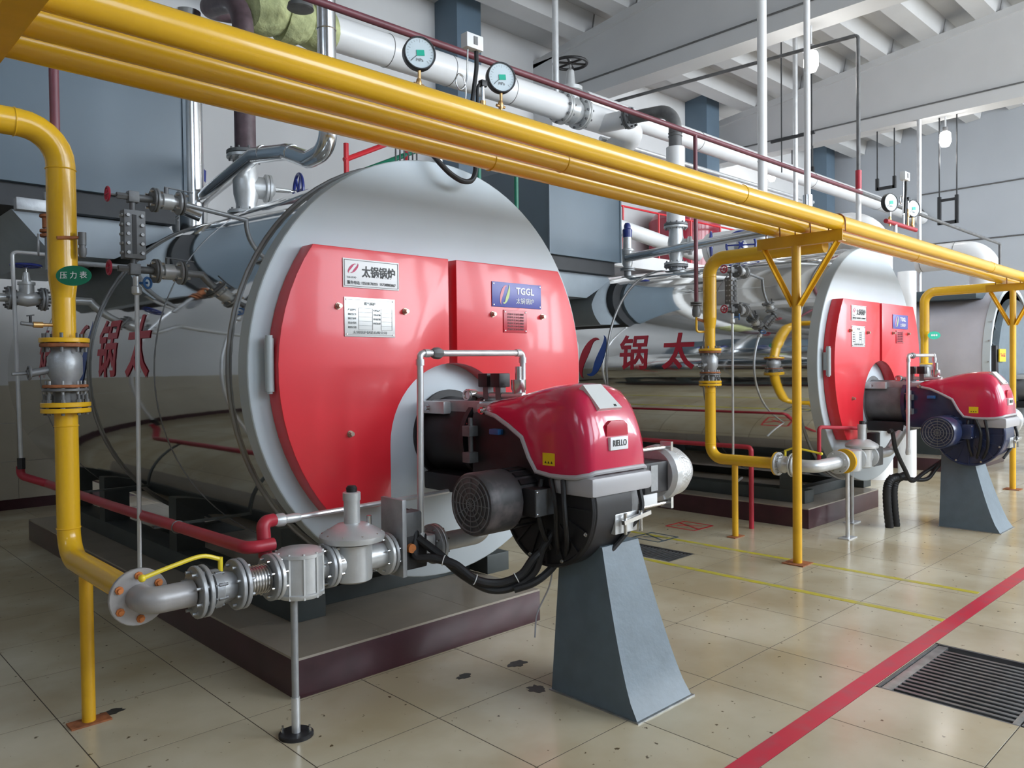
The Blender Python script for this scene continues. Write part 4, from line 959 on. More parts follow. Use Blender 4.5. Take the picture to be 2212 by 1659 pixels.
# ================================================================ LEVEL GAUGES beside the boilers
def level_set(dx, dy, lab):
    X = dx; Y = 4.5+dy
    t = thing('water_level_gauge', (1.48+X, Y, 2.15), lab, 'level gauge', 'water level gauges of the mirror boilers')
    # reflex gauge body
    b = MB().box(1.425+X, 1.535+X, Y-.035, Y+.035, 2.215, 2.475).build('gauge_body', 'cast_dark', t, bevel=.004)
    MB().box(1.465+X, 1.487+X, Y-.038, Y-.030, 2.24, 2.45).build('sight_glass', 'black', b)
    q = MB()
    for i in range(5):
        for x in (1.443, 1.515): q.lathe((x+X, Y-.035, 2.245+i*.05), (0, -1, 0), [(0, .010), (.012, .010)], 6); q.lathe((1.423+X, Y-.02+(.03 if x > 1.5 else 0), 2.245+i*.05), (-1, 0, 0), [(0, .008), (.008, .008)], 6)
    q.build('cover_bolts', 'cast_gray', b)
    for z, s in ((2.55, 1), (2.16, -1)):
        MB().cyl((1.48+X, Y, z), (1.48+X, Y, z-s*.10), .016, n=12).build('neck', 'cast_dark', t)
        MB().box(1.455+X, 1.51+X, Y-.025, Y+.025, z-.03, z+.03).build('angle_cock', 'cast_dark', t, bevel=.004)
        MB().cyl((1.455+X, Y, z), (1.40+X, Y, z), .018, n=6).cyl((1.40+X, Y, z), (1.36+X, Y, z), .006, n=8).build('spindle', 'cast_dark', t)
        w_ = MB().torus((1.355+X, Y, z), (1, 0, 0), .036, .006, 20, 6)
        for a in (0, 60, 120): c_, s_ = cos(radians(a))*.034, sin(radians(a))*.034; w_.cyl((1.355+X, Y-c_, z-s_), (1.355+X, Y+c_, z+s_), .004, n=6)
        w_.build('handwheel', 'handwheel_red', t)
        MB().cyl((1.51+X, Y, z), (1.585+X, Y, z), .020, n=12).build('nipple', 'cast_dark', t)
        for x in (1.588, 1.605, 1.725, 1.742): flange(MB(), (x+X, Y, z), (1, 0, 0), .066, .013).build('flange', 'cast_dark' if x < 1.6 or x > 1.74 else 'cast_gray', t)
        MB().bolts((1.596+X, Y, z), (1, 0, 0), .052, .008, .07, 4, .7).bolts((1.733+X, Y, z), (1, 0, 0), .052, .008, .07, 4, .7).build('bolts', 'steel', t)
        MB().lathe((1.61+X, Y, z), (1, 0, 0), [(0, .03), (.02, .03), (.025, .044), (.08, .044), (.085, .03), (.115, .03)], 18).build('ball_valve', 'silver_paint', t)
        MB().cyl((1.66+X, Y, z+.04), (1.66+X, Y, z+.075), .012).bar((1.65+X, Y, z+.08), (1.80+X, Y-.02, z+.065), .012, .005).build('lever', 'cast_dark', t)
    xs = 2.93+5.48*(dx > 1)-X
    MB().pipe([(1.745+X, Y, 2.16), (1.93+X, Y, 2.155)], .020, n=12).build('lower_pipe', 'cast_gray', t)
    MB().pipe([(1.745+X, Y, 2.55), (2.16+X, Y, 2.50)], .014, n=12).build('upper_pipe', 'cast_gray', t)
    MB().lathe((1.49+X, Y-.01, 2.12), (0, 0, -1), [(0, .018), (.05, .018), (.055, .026), (.09, .026), (.10, .016)], 14).build('drain_cock', 'silver_paint', t)
    w_ = MB().torus((1.53+X, Y-.06, 2.085), (.5, -.8, 0), .028, .007, 18, 6)
    w_.cyl((1.50+X, Y-.02, 2.085), (1.53+X, Y-.06, 2.085), .007); w_.build('drain_handwheel', 'blue_bright', t)
    MB().pipe([(1.49+X, Y-.01, 2.03), (1.47+X, Y-.02, .26), (1.47+X, Y+.3, .24)] if dx < 1 else [(1.49+X, Y-.01, 2.03), (1.49+X, Y-.01, .42), (1.85+X, Y+.1, .44)], .0115, .02, 10).build('drain_pipe', 'galv', t)
level_set(0, 0, 'dark reflex water gauge with two red handwheels on the side of the nearest boiler')
level_set(5.5, -.36, 'dark reflex water gauge with red handwheels on the second boiler')

# ---------------------------------------------------------------- red blow-down line and silver rod by the near train
t = thing('blowdown_pipe', (1.5, 4.5, .8), 'red blow-down pipe running low along the nearest boiler', 'pipe')
MB().pipe([(1.36, 6.6, .93), (1.36, 6.6, .86), (1.50, 6.45, .80), (1.50, 5.0, .81), (1.50, 3.22, .84), (1.62, 3.22, .84)], .028, .05, 14).build('pipe', 'red_pipe', t)
MB().pipe([(1.60, 3.26, .78), (1.60, 3.28, .93), (1.66, 3.30, .93)], .030, .03, 12).build('riser', 'red_pipe', t)
MB().torus((1.50, 4.0, .825), (0, 1, 0), .030, .004, 20, 6).build('clamp', 'insul_dark', t)
for y in (4.35, 6.0): MB().bar((1.50, y, .775), (2.12, y, .775), .03, .012).build('bracket_arm', 'skid', t)
t = thing('sample_pipe', (2.1, 3.3, .9), 'thin silver pipe slanting behind the near pressure regulator', 'pipe')
MB().lathe((1.66, 3.30, .925), (1, 0, 0), [(0, .022), (.02, .03), (.05, .03), (.06, .02), (.10, .022), (.13, .018)], 14).build('union', 'silver_paint', t)
MB().cyl((1.78, 3.30, .925), (2.72, 3.36, .93), .013, n=10).build('pipe', 'galv', t)
# red pipe of second boiler
t = thing('blowdown_pipe', (7.4, 3.3, 1.0), 'red pipe in front of the second boiler bottom, leading to its regulator', 'pipe')
MB().pipe([(7.14, 3.32, .70), (7.14, 3.32, 1.02), (7.46, 3.22, 1.0), (7.72, 3.15, .98)], .018, .03, 10).build('pipe', 'red_pipe', t)
t = thing('blowdown_pipe', (7.0, 5.0, .8), 'red pipe low along the second boiler, behind the yellow gas bend', 'pipe')
MB().pipe([(7.02, 8.0, .80), (7.02, 3.95, .80), (7.02, 3.95, 0)], .024, .04, 12).build('pipe', 'red_pipe', t)
for dx, dy, lab in ((0, 0, 'silver square pipe loop standing in front of the near red door'), (5.50, -.32, 'thin silver pipe loop in front of the second red door')):
    t = thing('pilot_gas_pipe', (2.34+dx, 3.1+dy, .75), lab, 'pipe'); 
    def P(x, y, z): return (x+dx, y+dy, z)
    MB().pipe([P(2.335, 3.1, .78), P(2.345, 3.1, 1.68), P(3.05, 3.1, 1.685), P(3.05, 3.1, 1.455), P(2.93, 3.1, 1.455)], .0165, .022, 14, 5).build('pipe', 'galv', t)
    for c_, d_ in ((P(2.345, 3.1, 1.68), 0), (P(3.05, 3.1, 1.685), 0), (P(3.05, 3.1, 1.46), 0)):
        pass
    for a_, b_ in ((P(2.345, 3.1, 1.62), P(2.345, 3.1, 1.65)), (P(2.37, 3.1, 1.68), P(2.40, 3.1, 1.68)), (P(3.0, 3.1, 1.685), P(3.03, 3.1, 1.685)), (P(3.05, 3.1, 1.63), P(3.05, 3.1, 1.66))):
        MB().cyl(a_, b_, .021, n=14).build('fitting', 'galv', t)
    MB().lathe(P(2.42, 3.1, 1.68), (1, 0, 0), [(0, .022), (.01, .028), (.03, .03), (.045, .03), (.06, .022)], 8).build('union', 'insul_dark', t)
    MB().lathe(P(2.335, 3.1, .80), (0, 0, -1), [(0, .02), (.04, .024), (.06, .018)], 10).build('end_fitting', 'galv', t)

# ---------------------------------------------------------------- cables
def cable(pts, r, lab, m='black_rubber', ties=None, grp=None):
    c = V(pts[0]); t = thing('cable', c, lab, 'cable', grp)
    sp = smoothpath(pts, 8); MB().tube(sp, r, 10).build('sheath', m, t)
    for i in (ties or []):
        q = sp[i]; d = sp[i+1]-sp[i]; MB().torus(q, d, r+.004, .0025, 16, 5).build('tie', 'white', t)
cable([(2.28, 3.20, .90), (2.31, 3.14, .88), (2.30, 3.10, .80), (2.27, 3.06, .70), (2.33, 3.0, .69), (2.40, 2.92, .66), (2.46, 2.84, .59), (2.56, 2.78, .565), (2.65, 2.72, .60), (2.70, 2.68, .68), (2.80, 2.66, .74)], .021,
      'upper thick black cable drooping from the near gas valve block to the burner', ties=[36, 48, 62], grp='drooping cables of the near burner')
cable([(2.30, 3.08, .78), (2.37, 3.0, .70), (2.43, 2.90, .61), (2.53, 2.82, .535), (2.63, 2.75, .54), (2.71, 2.69, .61), (2.74, 2.66, .72), (2.80, 2.64, .80)], .021,
      'lower thick black cable drooping from the near gas valve block to the burner', grp='drooping cables of the near burner')
cable([(2.62, 2.74, .53), (2.70, 2.68, .56), (2.78, 2.64, .62), (2.84, 2.62, .70)], .019, 'short black cable loop joining the bundle under the near burner', grp='drooping cables of the near burner')
cable([(2.80, 2.64, .70), (2.83, 2.70, .52), (2.78, 2.74, .38), (2.74, 2.72, .27)], .004, 'thin grey wire dangling beside the near pedestal', 'gray_plastic')
cable([(7.75, 2.92, .96), (7.83, 2.92, .95), (7.86, 2.90, .78), (7.98, 2.86, .58), (8.10, 2.84, .46), (8.30, 2.80, .52), (8.45, 2.70, .62), (8.5, 2.6, .70)], .020, 'black cable drooping from the second valve block to its burner')
cable([(7.98, 3.0, .50), (8.15, 2.90, .47), (8.32, 2.78, .46), (8.40, 2.72, .56), (8.46, 2.66, .66)], .020, 'second black cable looping up towards the second burner')
for x, y, l in ((7.92, 3.0, 'left'), (8.03, 2.98, 'right')):
    t = thing('floor_conduit', (x, y, 0), '%s black ribbed conduit rising from the floor before the second plinth' % l, 'conduit', 'ribbed conduits at the second burner')
    pts = smoothpath([(x+.05, y, 0), (x, y, .2), (x-.01, y, .38), (x+.02, y-.02, .47), (x+.12, y-.06, .50)], 10)
    rr = [.037+(.004 if i % 2 else 0) for i in range(len(pts))]; MB().tube(pts, rr, 12).build('hose', 'black_rubber', t)

# ---------------------------------------------------------------- steam valves, risers and headers over the boilers
def hand_wheel(t, c, d, r, m, spokes=3, rim=.010):
    u, v, d = frame(V(d)); c = V(c); q = MB().torus(c, d, r, rim, 32, 8)
    for i in range(spokes):
        a = pi*i/spokes; e = u*cos(a)*r+v*sin(a)*r; q.cyl(c-e, c+e, rim*.75, n=6)
    q.lathe(c-d*.015, d, [(0, rim*2), (.03, rim*2)], 12); q.build('handwheel', m, t)
def main_valve(x, y, lab, wm, wd):
    t = thing('steam_valve', (x, y, 2.8), lab, 'valve')
    MB().cyl((x, y, 2.74), (x, y, 2.87), .085, n=24).build('nozzle', 'cast_gray', t)
    flange(MB(), (x, y, 2.868), (0, 0, 1), .15, .028).build('flange', 'cast_dark', t); flange(MB(), (x, y, 2.90), (0, 0, 1), .15, .028).build('flange', 'silver_paint', t)
    MB().lathe((x, y, 2.91), (0, 0, 1), [(0, .085), (.06, .082), (.14, .10), (.26, .105), (.34, .09), (.42, .085), (.44, .085)], 32).build('body', 'silver_paint', t)
    d = V(wd).normalized(); c = V(x, y, 3.12)
    MB().lathe(c, d, [(0, .09), (.14, .09), (.15, .115), (.17, .115), (.172, .10), (.176, .115), (.196, .115), (.20, .08), (.23, .05)], 28).build('bonnet', 'silver_paint', t)
    for s in (-1, 1):
        sd = d.cross(V(0, 0, 1)).normalized()*.045*s; MB().cyl(c+d*.20+sd, c+d*.36+sd*.6, .012, n=8).build('yoke_arm', 'silver_paint', t)
    MB().cyl(c+d*.2, c+d*.44, .012, n=10).build('spindle', 'steel', t); hand_wheel(t, c+d*.43, d, .15, wm, 3, .014)
    flange(MB(), (x, y, 3.36), (0, 0, 1), .15, .028).build('flange', 'silver_paint', t); flange(MB(), (x, y, 3.392), (0, 0, 1), .15, .028).build('flange', 'cast_dark', t)
    bolt_ring(t, (x, y, 3.376), (0, 0, 1), .125, 10, .014, .10, 'cast_dark'); bolt_ring(t, (x, y, 2.885), (0, 0, 1), .125, 10, .014, .10, 'cast_dark')
    return t
main_valve(2.93, 6.2, 'large silver steam valve with blue handwheel on top of the nearest boiler', 'blue_paint', (1, -.25, 0))
main_valve(8.41, 5.76, 'silver steam valve with white sleeve above it on top of the second boiler', 'blue_paint', (.55, -1, 0))
t = thing('stop_valve', (8.75, 4.95, 2.75), 'stop valve with a large blue handwheel facing forward on the second boiler', 'valve')
MB().cyl((8.75, 5.05, 2.70), (8.75, 5.05, 2.95), .05, n=18).lathe((8.75, 5.05, 2.95), (0, 0, 1), [(0, .07), (.05, .085), (.14, .085), (.18, .05)], 20).cyl((8.75, 5.05, 3.04), (8.62, 4.97, 3.06), .03, n=12).build('body', 'silver_paint', t)
hand_wheel(t, (8.60, 4.96, 3.06), (-.82, -.50, .12), .17, 'blue_paint', 3, .014)
t = thing('steam_riser', (2.93, 6.2, 3.4), 'dark purplish steam riser above the blue-wheeled valve', 'pipe')
MB().pipe([(2.93, 6.2, 3.405), (2.93, 6.2, 4.66), (2.93, 7.0, 4.84), (3.35, 7.0, 4.9)], .085, .36, 24, 10).build('pipe', 'purple_pipe', t)
t = thing('steam_riser', (8.41, 5.76, 3.4), 'dark elbow riser in white sleeve above the second boiler valve', 'pipe')
MB().cyl((8.41, 5.76, 3.405), (8.41, 5.76, 4.36), .115, n=28).build('insulation_sleeve', 'white_pipe', t)
MB().pipe([(8.41, 5.76, 4.35), (8.41, 5.76, 4.84), (8.41, 6.45, 4.90)], .082, .32, 24, 12).build('elbow', 'insul_dark', t)
for z in (4.50, 4.54): MB().torus((8.41, 5.76, z), (0, 0, 1), .084, .006, 28, 6).build('weld', 'insul_dark', t)
for y in (6.46, 6.50): flange(MB(), (8.41, y, 4.90), (0, 1, 0), .14, .03).build('flange', 'cast_dark', t)
MB().bolts((8.41, 6.48, 4.90), (0, 1, 0), .118, .014, .13, 8).build('bolts', 'cast_dark', t)
MB().cyl((8.41, 6.52, 4.90), (8.41, 6.95, 4.93), .12, n=28).build('branch', 'white_pipe', t)
t = thing('steam_header', (6.0, 7.0, 5.0), 'thick white insulated header pipe behind the gauges, with end bend', 'pipe')
MB().cyl((4.1, 7.0, 5.0), (7.62, 7.0, 5.0), .17, n=36).build('insulation', 'white_pipe', t)
MB().pipe([(8.05, 7.0, 5.0), (9.3, 7.0, 5.0), (9.3, 7.6, 4.80)], .175, .30, 32, 10).build('bend', 'white_pipe', t)
for x in (4.9, 5.75, 6.7): MB().torus((x, 7.0, 5.0), (1, 0, 0), .171, .004, 40, 6).build('joint', 'mirror_band', t)
rw = MB(); pts = [(3.32+.083*i, 7.0+.02*((i*7) % 3-1), 5.0+.015*((i*5) % 3-1)) for i in range(11)]
rw.tube(pts, [.20+.035*((i*3) % 4)/3 for i in range(11)], 20)
tag(rw.build('rockwool_wrap', 'rockwool', None), 'yellow-green rockwool wrapping on the header end, top left', 'insulation')
t = thing('steam_valve', (7.85, 7.0, 5.0), 'white header valve with black handwheel above the thin maroon pipe', 'valve')
MB().lathe((7.62, 7.0, 5.0), (1, 0, 0), [(0, .17), (.0, .21), (.03, .21), (.035, .19), (.04, .21), (.07, .21), (.07, .13), (.12, .15), (.21, .19), (.30, .15), (.35, .13), (.35, .21), (.38, .21), (.385, .19), (.39, .21), (.42, .21), (.42, .16)], 32).build('body', 'silver_paint', t)
MB().bolts((7.66, 7.0, 5.0), (1, 0, 0), .19, .016, .12, 10).bolts((8.01, 7.0, 5.0), (1, 0, 0), .19, .016, .12, 10).build('bolts', 'cast_dark', t)
MB().lathe((7.83, 7.0, 5.12), (0, 0, 1), [(0, .12), (.12, .12), (.13, .16), (.18, .16), (.19, .07), (.40, .05), (.42, .03)], 24).build('bonnet', 'silver_paint', t); hand_wheel(t, (7.83, 7.0, 5.62), (0, 0, 1), .22, 'black', 3, .02); MB().cyl((7.83, 7, 5.5), (7.83, 7, 5.66), .02).build('spindle', 'steel', t)
t = thing('steam_header', (16, 7.9, 5.3), 'second white header pipe running on towards the far wall', 'pipe')
MB().cyl((9.1, 7.9, 5.63), (23.3, 7.9, 5.63), .17, n=32).build('insulation', 'white_pipe', t)
for x in (12.2, 16.6, 20.2): MB().torus((x, 7.9, 5.63), (1, 0, 0), .171, .006, 36, 6).build('joint', 'mirror_band', t)
MB().cyl((9.1, 7.55, 5.0), (16, 7.55, 5.0), .035, n=12).build('trace_pipe', 'galv', t)
# thin maroon vent header with its risers
t = thing('vent_header', (6, 4.2, 3.78), 'thin maroon vent pipe crossing behind the gauges', 'pipe')
MB().cyl((-1.5, 4.2, 3.80), (10.25, 4.2, 3.80), .024, n=14).build('pipe', 'maroon', t); MB().pipe([(10.25, 4.2, 3.80), (16.3, 4.2, 3.76), (16.3, 4.2, 3.0)], .024, .04, 12).build('grey_pipe', 'insul_dark', t)
MB().cyl((1.04, 4.2, 2.3), (1.04, 4.2, 3.8), .022, n=12).build('riser', 'maroon', t)
MB().cyl((6.46, 4.2, 2.20), (6.46, 4.2, 3.8), .020, n=12).build('riser', 'maroon', t)
t = thing('vent_valve', (6.46, 4.2, 2.1), 'small dark flanged valve at the foot of the maroon vent riser', 'valve')
for z in (2.205, 2.185): flange(MB(), (6.46, 4.2, z), (0, 0, 1), .055, .014).build('flange', 'cast_dark', t)
MB().lathe((6.46, 4.2, 2.18), (0, 0, -1), [(0, .03), (.04, .04), (.09, .04), (.11, .028)], 16).build('body', 'cast_dark', t)
hand_wheel(t, (6.60, 4.15, 2.02), (.6, -.8, 0), .05, 'green_pipe', 3, .008); MB().cyl((6.46, 4.2, 2.05), (6.60, 4.15, 2.02), .014).build('cock', 'rust', t)
MB().pipe([(6.46, 4.2, 2.07), (6.46, 4.2, 1.93), (6.54, 4.17, 1.93)], .011, .03, 10).build('link_pipe', 'yellow', t)
# safety valves and their outlets
def safety(x, y, lab, hz=2.80):
    t = thing('safety_valve', (x, y, hz), lab, 'valve')
    MB().cyl((x, y, hz-.04), (x, y, hz+.10), .05, n=16).build('nozzle', 'cast_gray', t)
    for z in (.09, .115): flange(MB(), (x, y, hz+z), (0, 0, 1), .10, .02).build('flange', 'cast_gray', t)
    MB().lathe((x, y, hz+.13), (0, 0, 1), [(0, .05), (.05, .07), (.20, .075), (.22, .09), (.24, .09), (.25, .06), (.40, .055)], 20).build('body', 'silver_paint', t)
    MB().lathe((x, y, hz+.53), (0, 0, 1), [(0, .06), (.10, .065), (.12, .045), (.16, .045), (.19, .03), (.20, 0)], 18).build('cap', 'blue_paint', t)
safety(8.41, 6.53, 'safety valve with blue cap at the rear of the second boiler')
safety(2.93, 7.15, 'safety valve with blue cap behind the large steam valve', 2.80)
safety(2.93, 7.62, 'rearmost safety valve of the nearest boiler, below the grey box', 2.78)
t = thing('exhaust_pipe', (2.93, 6.0, 3.3), 'bright silver bent pipe sweeping in front of the large steam valve', 'pipe')
MB().pipe([(2.88, 7.45, 3.06), (2.82, 5.82, 3.28), (2.82, 5.30, 3.20), (2.82, 4.98, 3.08), (2.82, 4.72, 3.10), (2.82, 4.72, 8.15)], .062, .16, 20, 8).build('pipe', 'silver_clad', t)
for p, d in (((2.82, 5.66, 3.262), (0, 1, -.1)), ((2.82, 5.22, 3.175), (0, 1, .3)), ((2.82, 4.72, 3.30), (0, 0, 1)), ((2.82, 4.72, 3.9), (0, 0, 1)), ((2.82, 4.72, 4.2), (0, 0, 1))): MB().torus(p, d, .063, .004, 24, 6).build('joint', 'silver_clad', t)
t = thing('exhaust_pipe', (8.41, 5.3, 3.1), 'silver pipe sloping forward over the second boiler and rising to the roof', 'pipe')
MB().pipe([(8.36, 6.5, 3.05), (8.30, 3.98, 3.14), (8.30, 3.98, 3.45)], .055, .12, 18, 8).build('pipe', 'silver_clad', t); MB().cyl((8.30, 3.98, 3.42), (8.30, 3.98, roofz(4)+.3), .034, n=16).build('riser', 'white_pipe', t)
t = thing('stack_pipe', (2.75, 6.95, 2.9), 'thick bright silver clad riser between the grey box and the dark riser', 'pipe')
MB().lathe((2.78, 6.95, 2.75), (0, 0, 1), [(0, .105), (1.22, .105), (1.225, .12), (1.25, .12), (1.26, .105), (2.0, .105)], 28).build('cladding', 'silver_clad', t)
t = thing('feed_pipe', (2.5, 6.6, 2.9), 'silver branch pipe lying behind the upper gauge valves', 'pipe')
MB().pipe([(2.25, 6.7, 2.93), (2.45, 6.35, 2.92), (2.60, 6.30, 2.86)], .06, .06, 18).build('pipe', 'silver_clad', t)
t = thing('feed_valve', (2.28, 6.7, 2.6), 'grey flanged feed valve on the rear flank of the nearest boiler', 'valve')
MB().lathe((2.22, 6.7, 2.56), (0, 0, 1), [(0, .09), (.02, .09), (.02, .05), (.05, .05), (.05, .09), (.07, .09), (.07, .055), (.12, .075), (.2, .075), (.24, .06), (.3, .06)], 20).build('body', 'silver_paint', t)
# green and red small pipes near the grey box
t = thing('green_pipe', (2.5, 6.9, 3.3), 'thin green pipe bending beside the grey economiser box', 'pipe')
MB().pipe([(2.48, 7.3, 3.75), (2.62, 7.2, 3.75), (2.62, 7.2, 3.36)], .022, .05, 10).build('pipe', 'green_pipe', t)
t = thing('pipe_support', (2.7, 7.2, 3.4), 'short dark bracket bars behind the green pipe', 'bracket'); MB().bar((2.6, 7.2, 3.45), (2.86, 7.25, 3.62), .04, .04).build('bar', 'dark_under', t); MB().cyl((2.5, 7.2, 3.36), (2.85, 7.15, 3.34), .03, n=12).build('pipe', 'cast_dark', t)

# ---------------------------------------------------------------- pressure gauge groups
def gauge(x, y, z, r, lab, grp):
    t = thing('pressure_gauge', (x, y, z-.2), lab, 'gauge', grp)
    d = V(-.38, -.92, -.02).normalized(); c = V(x, y, z)
    MB().lathe(c+d*-.03, d, [(0, 0), (0, r*.96), (.006, r), (.048, r), (.052, r*.97), (.052, r*.9), (.044, r*.9)], 40).build('case', 'black', t)
    f = MB().lathe(c+d*.012, d, [(0, r*.92), (.003, r*.92), (.003, 0)], 40).build('dial', 'dial', t)
    u, v, _ = frame(d); 
    if u.z < 0: u = -u
    rt = V(0, 0, 1).cross(-d).normalized(); rt = -rt if rt.x < 0 else rt; up = V(0, 0, 1)
    F = lambda p: c+d*(.0165+p.z)+rt*p.x+up*p.y
    q = MB()
    for i in range(21):
        a = radians(225-i*13.5); l = .70 if i % 5 else .62; q.bar(F(V(cos(a)*r*l, sin(a)*r*l, 0)), F(V(cos(a)*r*.80, sin(a)*r*.80, 0)), r*.016, .0008, d)
    q.build('scale', 'ink_gray', f)
    place_mesh(text_mesh('MPa', r*.26, 'ink_gray'), 'lettering', f, lambda p: F(V(p.x, p.y-r*.42, p.z)))
    a = radians(222); MB().bar(F(V(-cos(a)*r*.15, -sin(a)*r*.15, .001)), F(V(cos(a)*r*.72, sin(a)*r*.72, .001)), r*.03, .001, d).build('needle', 'ink', f)
    MB().bar(F(V(-r*.2, -r*.02, .002)), F(V(r*.28, r*.03, .002)), r*.34, .0008, d).build('green_sticker', 'teal', f)
    MB().cyl((x, y, z-r*.98), (x, y, z-r-.05), .010, n=10).build('stem', 'brass', t)
    MB().lathe((x-.005, y, z-r-.05), (0, 0, -1), [(0, .013), (.02, .018), (.05, .014), (.06, .010), (.10, .010)], 10).cyl((x-.04, y, z-r-.085), (x+.03, y, z-r-.085), .010, n=10).build('cock', 'brass', t)
def gauge_group(dx, y, far):
    who = 'second boiler' if far else 'nearest boiler'
    g = 'pressure gauges over the '+who
    dz = -.16 if far else 0
    gauge(2.86+dx, y, 3.465+dz, .098, 'left round pressure gauge on the %s' % who, g); gauge(3.52+dx*1.0 if not far else 3.50+dx, y, 3.485+dz, .098, 'right round pressure gauge on the %s' % who, g)
    t = thing('gauge_manifold', (3.2+dx, y, 2.95), 'manifold pipe carrying the gauges on top of the %s' % who, 'pipe')
    MB().cyl((2.75+dx, y, 3.10), (3.6+dx, y, 3.10), .024, n=14).build('pipe', 'red_pipe', t); MB().cyl((3.0+dx, y+.0, 2.78), (3.0+dx, y, 3.10), .022, n=12).build('riser', 'galv', t)
    for x in (2.86, 3.24, 3.36, 3.52): MB().cyl((x+dx, y, 3.12), (x+dx, y, 3.24), .013, n=10).build('nipple', 'galv' if x < 3.3 else 'brass', t)
    t = thing('pressure_switch', (3.3+dx, y, 3.3), 'white pressure switch box on a bent tube over the %s' % who, 'switch')
    x = 3.27+dx; b = MB().box(x-.06, x+.075, y-.03, y+.03, 3.60, 3.69).build('housing', 'white', t, bevel=.004); MB().box(x-.005, x+.025, y-.034, y-.028, 3.625, 3.675).build('dial_slot', 'insul_dark', b)
    MB().tube(smoothpath([(x-.03, y, 3.60), (x-.035, y, 3.50), (x-.04, y, 3.42), (x-.06, y, 3.36), (x-.10, y, 3.33), (x-.13, y, 3.37), (x-.11, y, 3.42), (x-.07, y, 3.41), (x-.05, y, 3.34), (x-.06, y, 3.22)], 6), .0055, 8).build('siphon', 'steel', t)
    MB().tube(smoothpath([(x+.04, y, 3.60), (x+.04, y, 3.50), (x+.02, y, 3.38), (x+.0, y, 3.24), (x+.02, y, 3.10)], 6), .014, 8).build('cable', 'black_rubber', t)
    t = thing('pressure_transmitter', (3.37+dx, y, 3.2), 'brass and steel pressure transmitter with black plug over the %s' % who, 'sensor')
    x = 3.36+dx; MB().cyl((x, y, 3.22), (x, y, 3.30), .020, n=12).cyl((x-.035, y, 3.26), (x+.02, y, 3.26), .012).build('cock', 'brass', t); MB().cyl((x, y, 3.30), (x, y, 3.39), .014, n=12).build('barrel', 'steel', t)
    MB().box(x-.02, x+.025, y-.02, y+.02, 3.39, 3.43).build('plug', 'black', t, bevel=.004); MB().tube(smoothpath([(x-.01, y, 3.41), (x-.04, y, 3.38), (x-.045, y, 3.30), (x-.04, y, 3.15)], 6), .010, 8).build('cable', 'black_rubber', t)
gauge_group(0, 3.75, False)
gauge_group(5.80, 3.25, True)
cable([(2.72, 3.60, 2.86), (2.80, 3.58, 2.84), (2.86, 3.56, 2.78), (2.93, 3.55, 2.73), (3.02, 3.55, 2.705), (3.10, 3.56, 2.73), (3.145, 3.58, 2.82), (3.16, 3.62, 3.0)], .016, 'black cable looping over the top of the nearest boiler face')
t = thing('terminal_strip', (2.72, 3.7, 2.82), 'row of thin electrode wires on the crown of the nearest boiler', 'sensor')
for i in range(6): MB().cyl((2.66+.03*i, 3.72, 2.78), (2.66+.03*i, 3.72, 2.87), .005, n=6).build('wire', 'insul_dark', t)

# ---------------------------------------------------------------- valve and pipes at the left edge
t = thing('globe_valve', (1.43, 6.6, 2.1), 'silver globe valve with a flat blue handwheel at the left edge', 'valve')
for x in (1.31, 1.33, 1.52, 1.54): flange(MB(), (x, 6.6, 2.15), (1, 0, 0), .085, .015).build('flange', 'cast_gray', t)
MB().lathe((1.34, 6.6, 2.15), (1, 0, 0), [(0, .035), (.03, .05), (.09, .06), (.14, .05), (.17, .035)], 18).build('body', 'silver_paint', t); MB().lathe((1.425, 6.6, 2.15), (0, 0, 1), [(0, .05), (.10, .05), (.10, .058), (.12, .058), (.12, .03), (.19, .02)], 16).build('bonnet', 'silver_paint', t)
MB().cyl((1.425, 6.6, 2.33), (1.425, 6.6, 2.40), .008).build('spindle', 'steel', t); hand_wheel(t, (1.425, 6.6, 2.39), (0, 0, 1), .095, 'blue_paint', 3, .010)
MB().bolts((1.32, 6.6, 2.15), (1, 0, 0), .068, .009, .07, 8).bolts((1.53, 6.6, 2.15), (1, 0, 0), .068, .009, .07, 8).build('bolts', 'cast_dark', t)
t = thing('feed_pipe', (1.1, 6.6, 2.15), 'silver pipe through the blue-wheeled globe valve at the left edge', 'pipe'); MB().pipe([(.3, 6.6, 2.30), (1.10, 6.6, 2.30), (1.22, 6.6, 2.15), (1.31, 6.6, 2.15)], .03, .05, 14).cyl((1.54, 6.6, 2.15), (1.86, 6.6, 2.15), .03, n=14).build('pipe', 'silver_paint', t)
t = thing('drain_line', (1.34, 6.5, .94), 'thin silver pipe bent square at the left edge, ending in a black union', 'pipe')
MB().pipe([(1.64, 6.5, 2.47), (1.32, 6.5, 2.47), (1.345, 6.5, .98)], .014, .03, 10).build('pipe', 'galv', t); MB().cyl((1.345, 6.5, 1.0), (1.345, 6.5, .92), .026, n=8).build('union', 'black', t)
t = thing('level_controller', (1.42, 6.0, 2.4), 'rusty flanged level controller chamber with a grey disc at the left edge', 'controller')
MB().cyl((1.43, 6.0, 2.30), (1.43, 6.0, 2.82), .022, n=12).cyl((1.43, 6.0, 2.36), (2.06, 6.0, 2.36), .018, n=10).build('stem', 'cast_gray', t)
for z in (2.53, 2.56, 2.66): flange(MB(), (1.43, 6.0, z), (0, 0, 1), .05, .02).build('flange', 'rust', t)
MB().cyl((1.43, 6.0, 2.58), (1.43, 6.0, 2.65), .035, n=12).build('body', 'rust', t); MB().box(1.24, 1.42, 5.96, 6.04, 2.68, 2.76).build('switch_box', 'cast_gray', t, bevel=.004); MB().lathe((1.36, 5.98, 2.46), (1, -.2, 0), [(0, .0), (0, .075), (.01, .075), (.01, 0)], 24).build('disc', 'cast_gray', t)

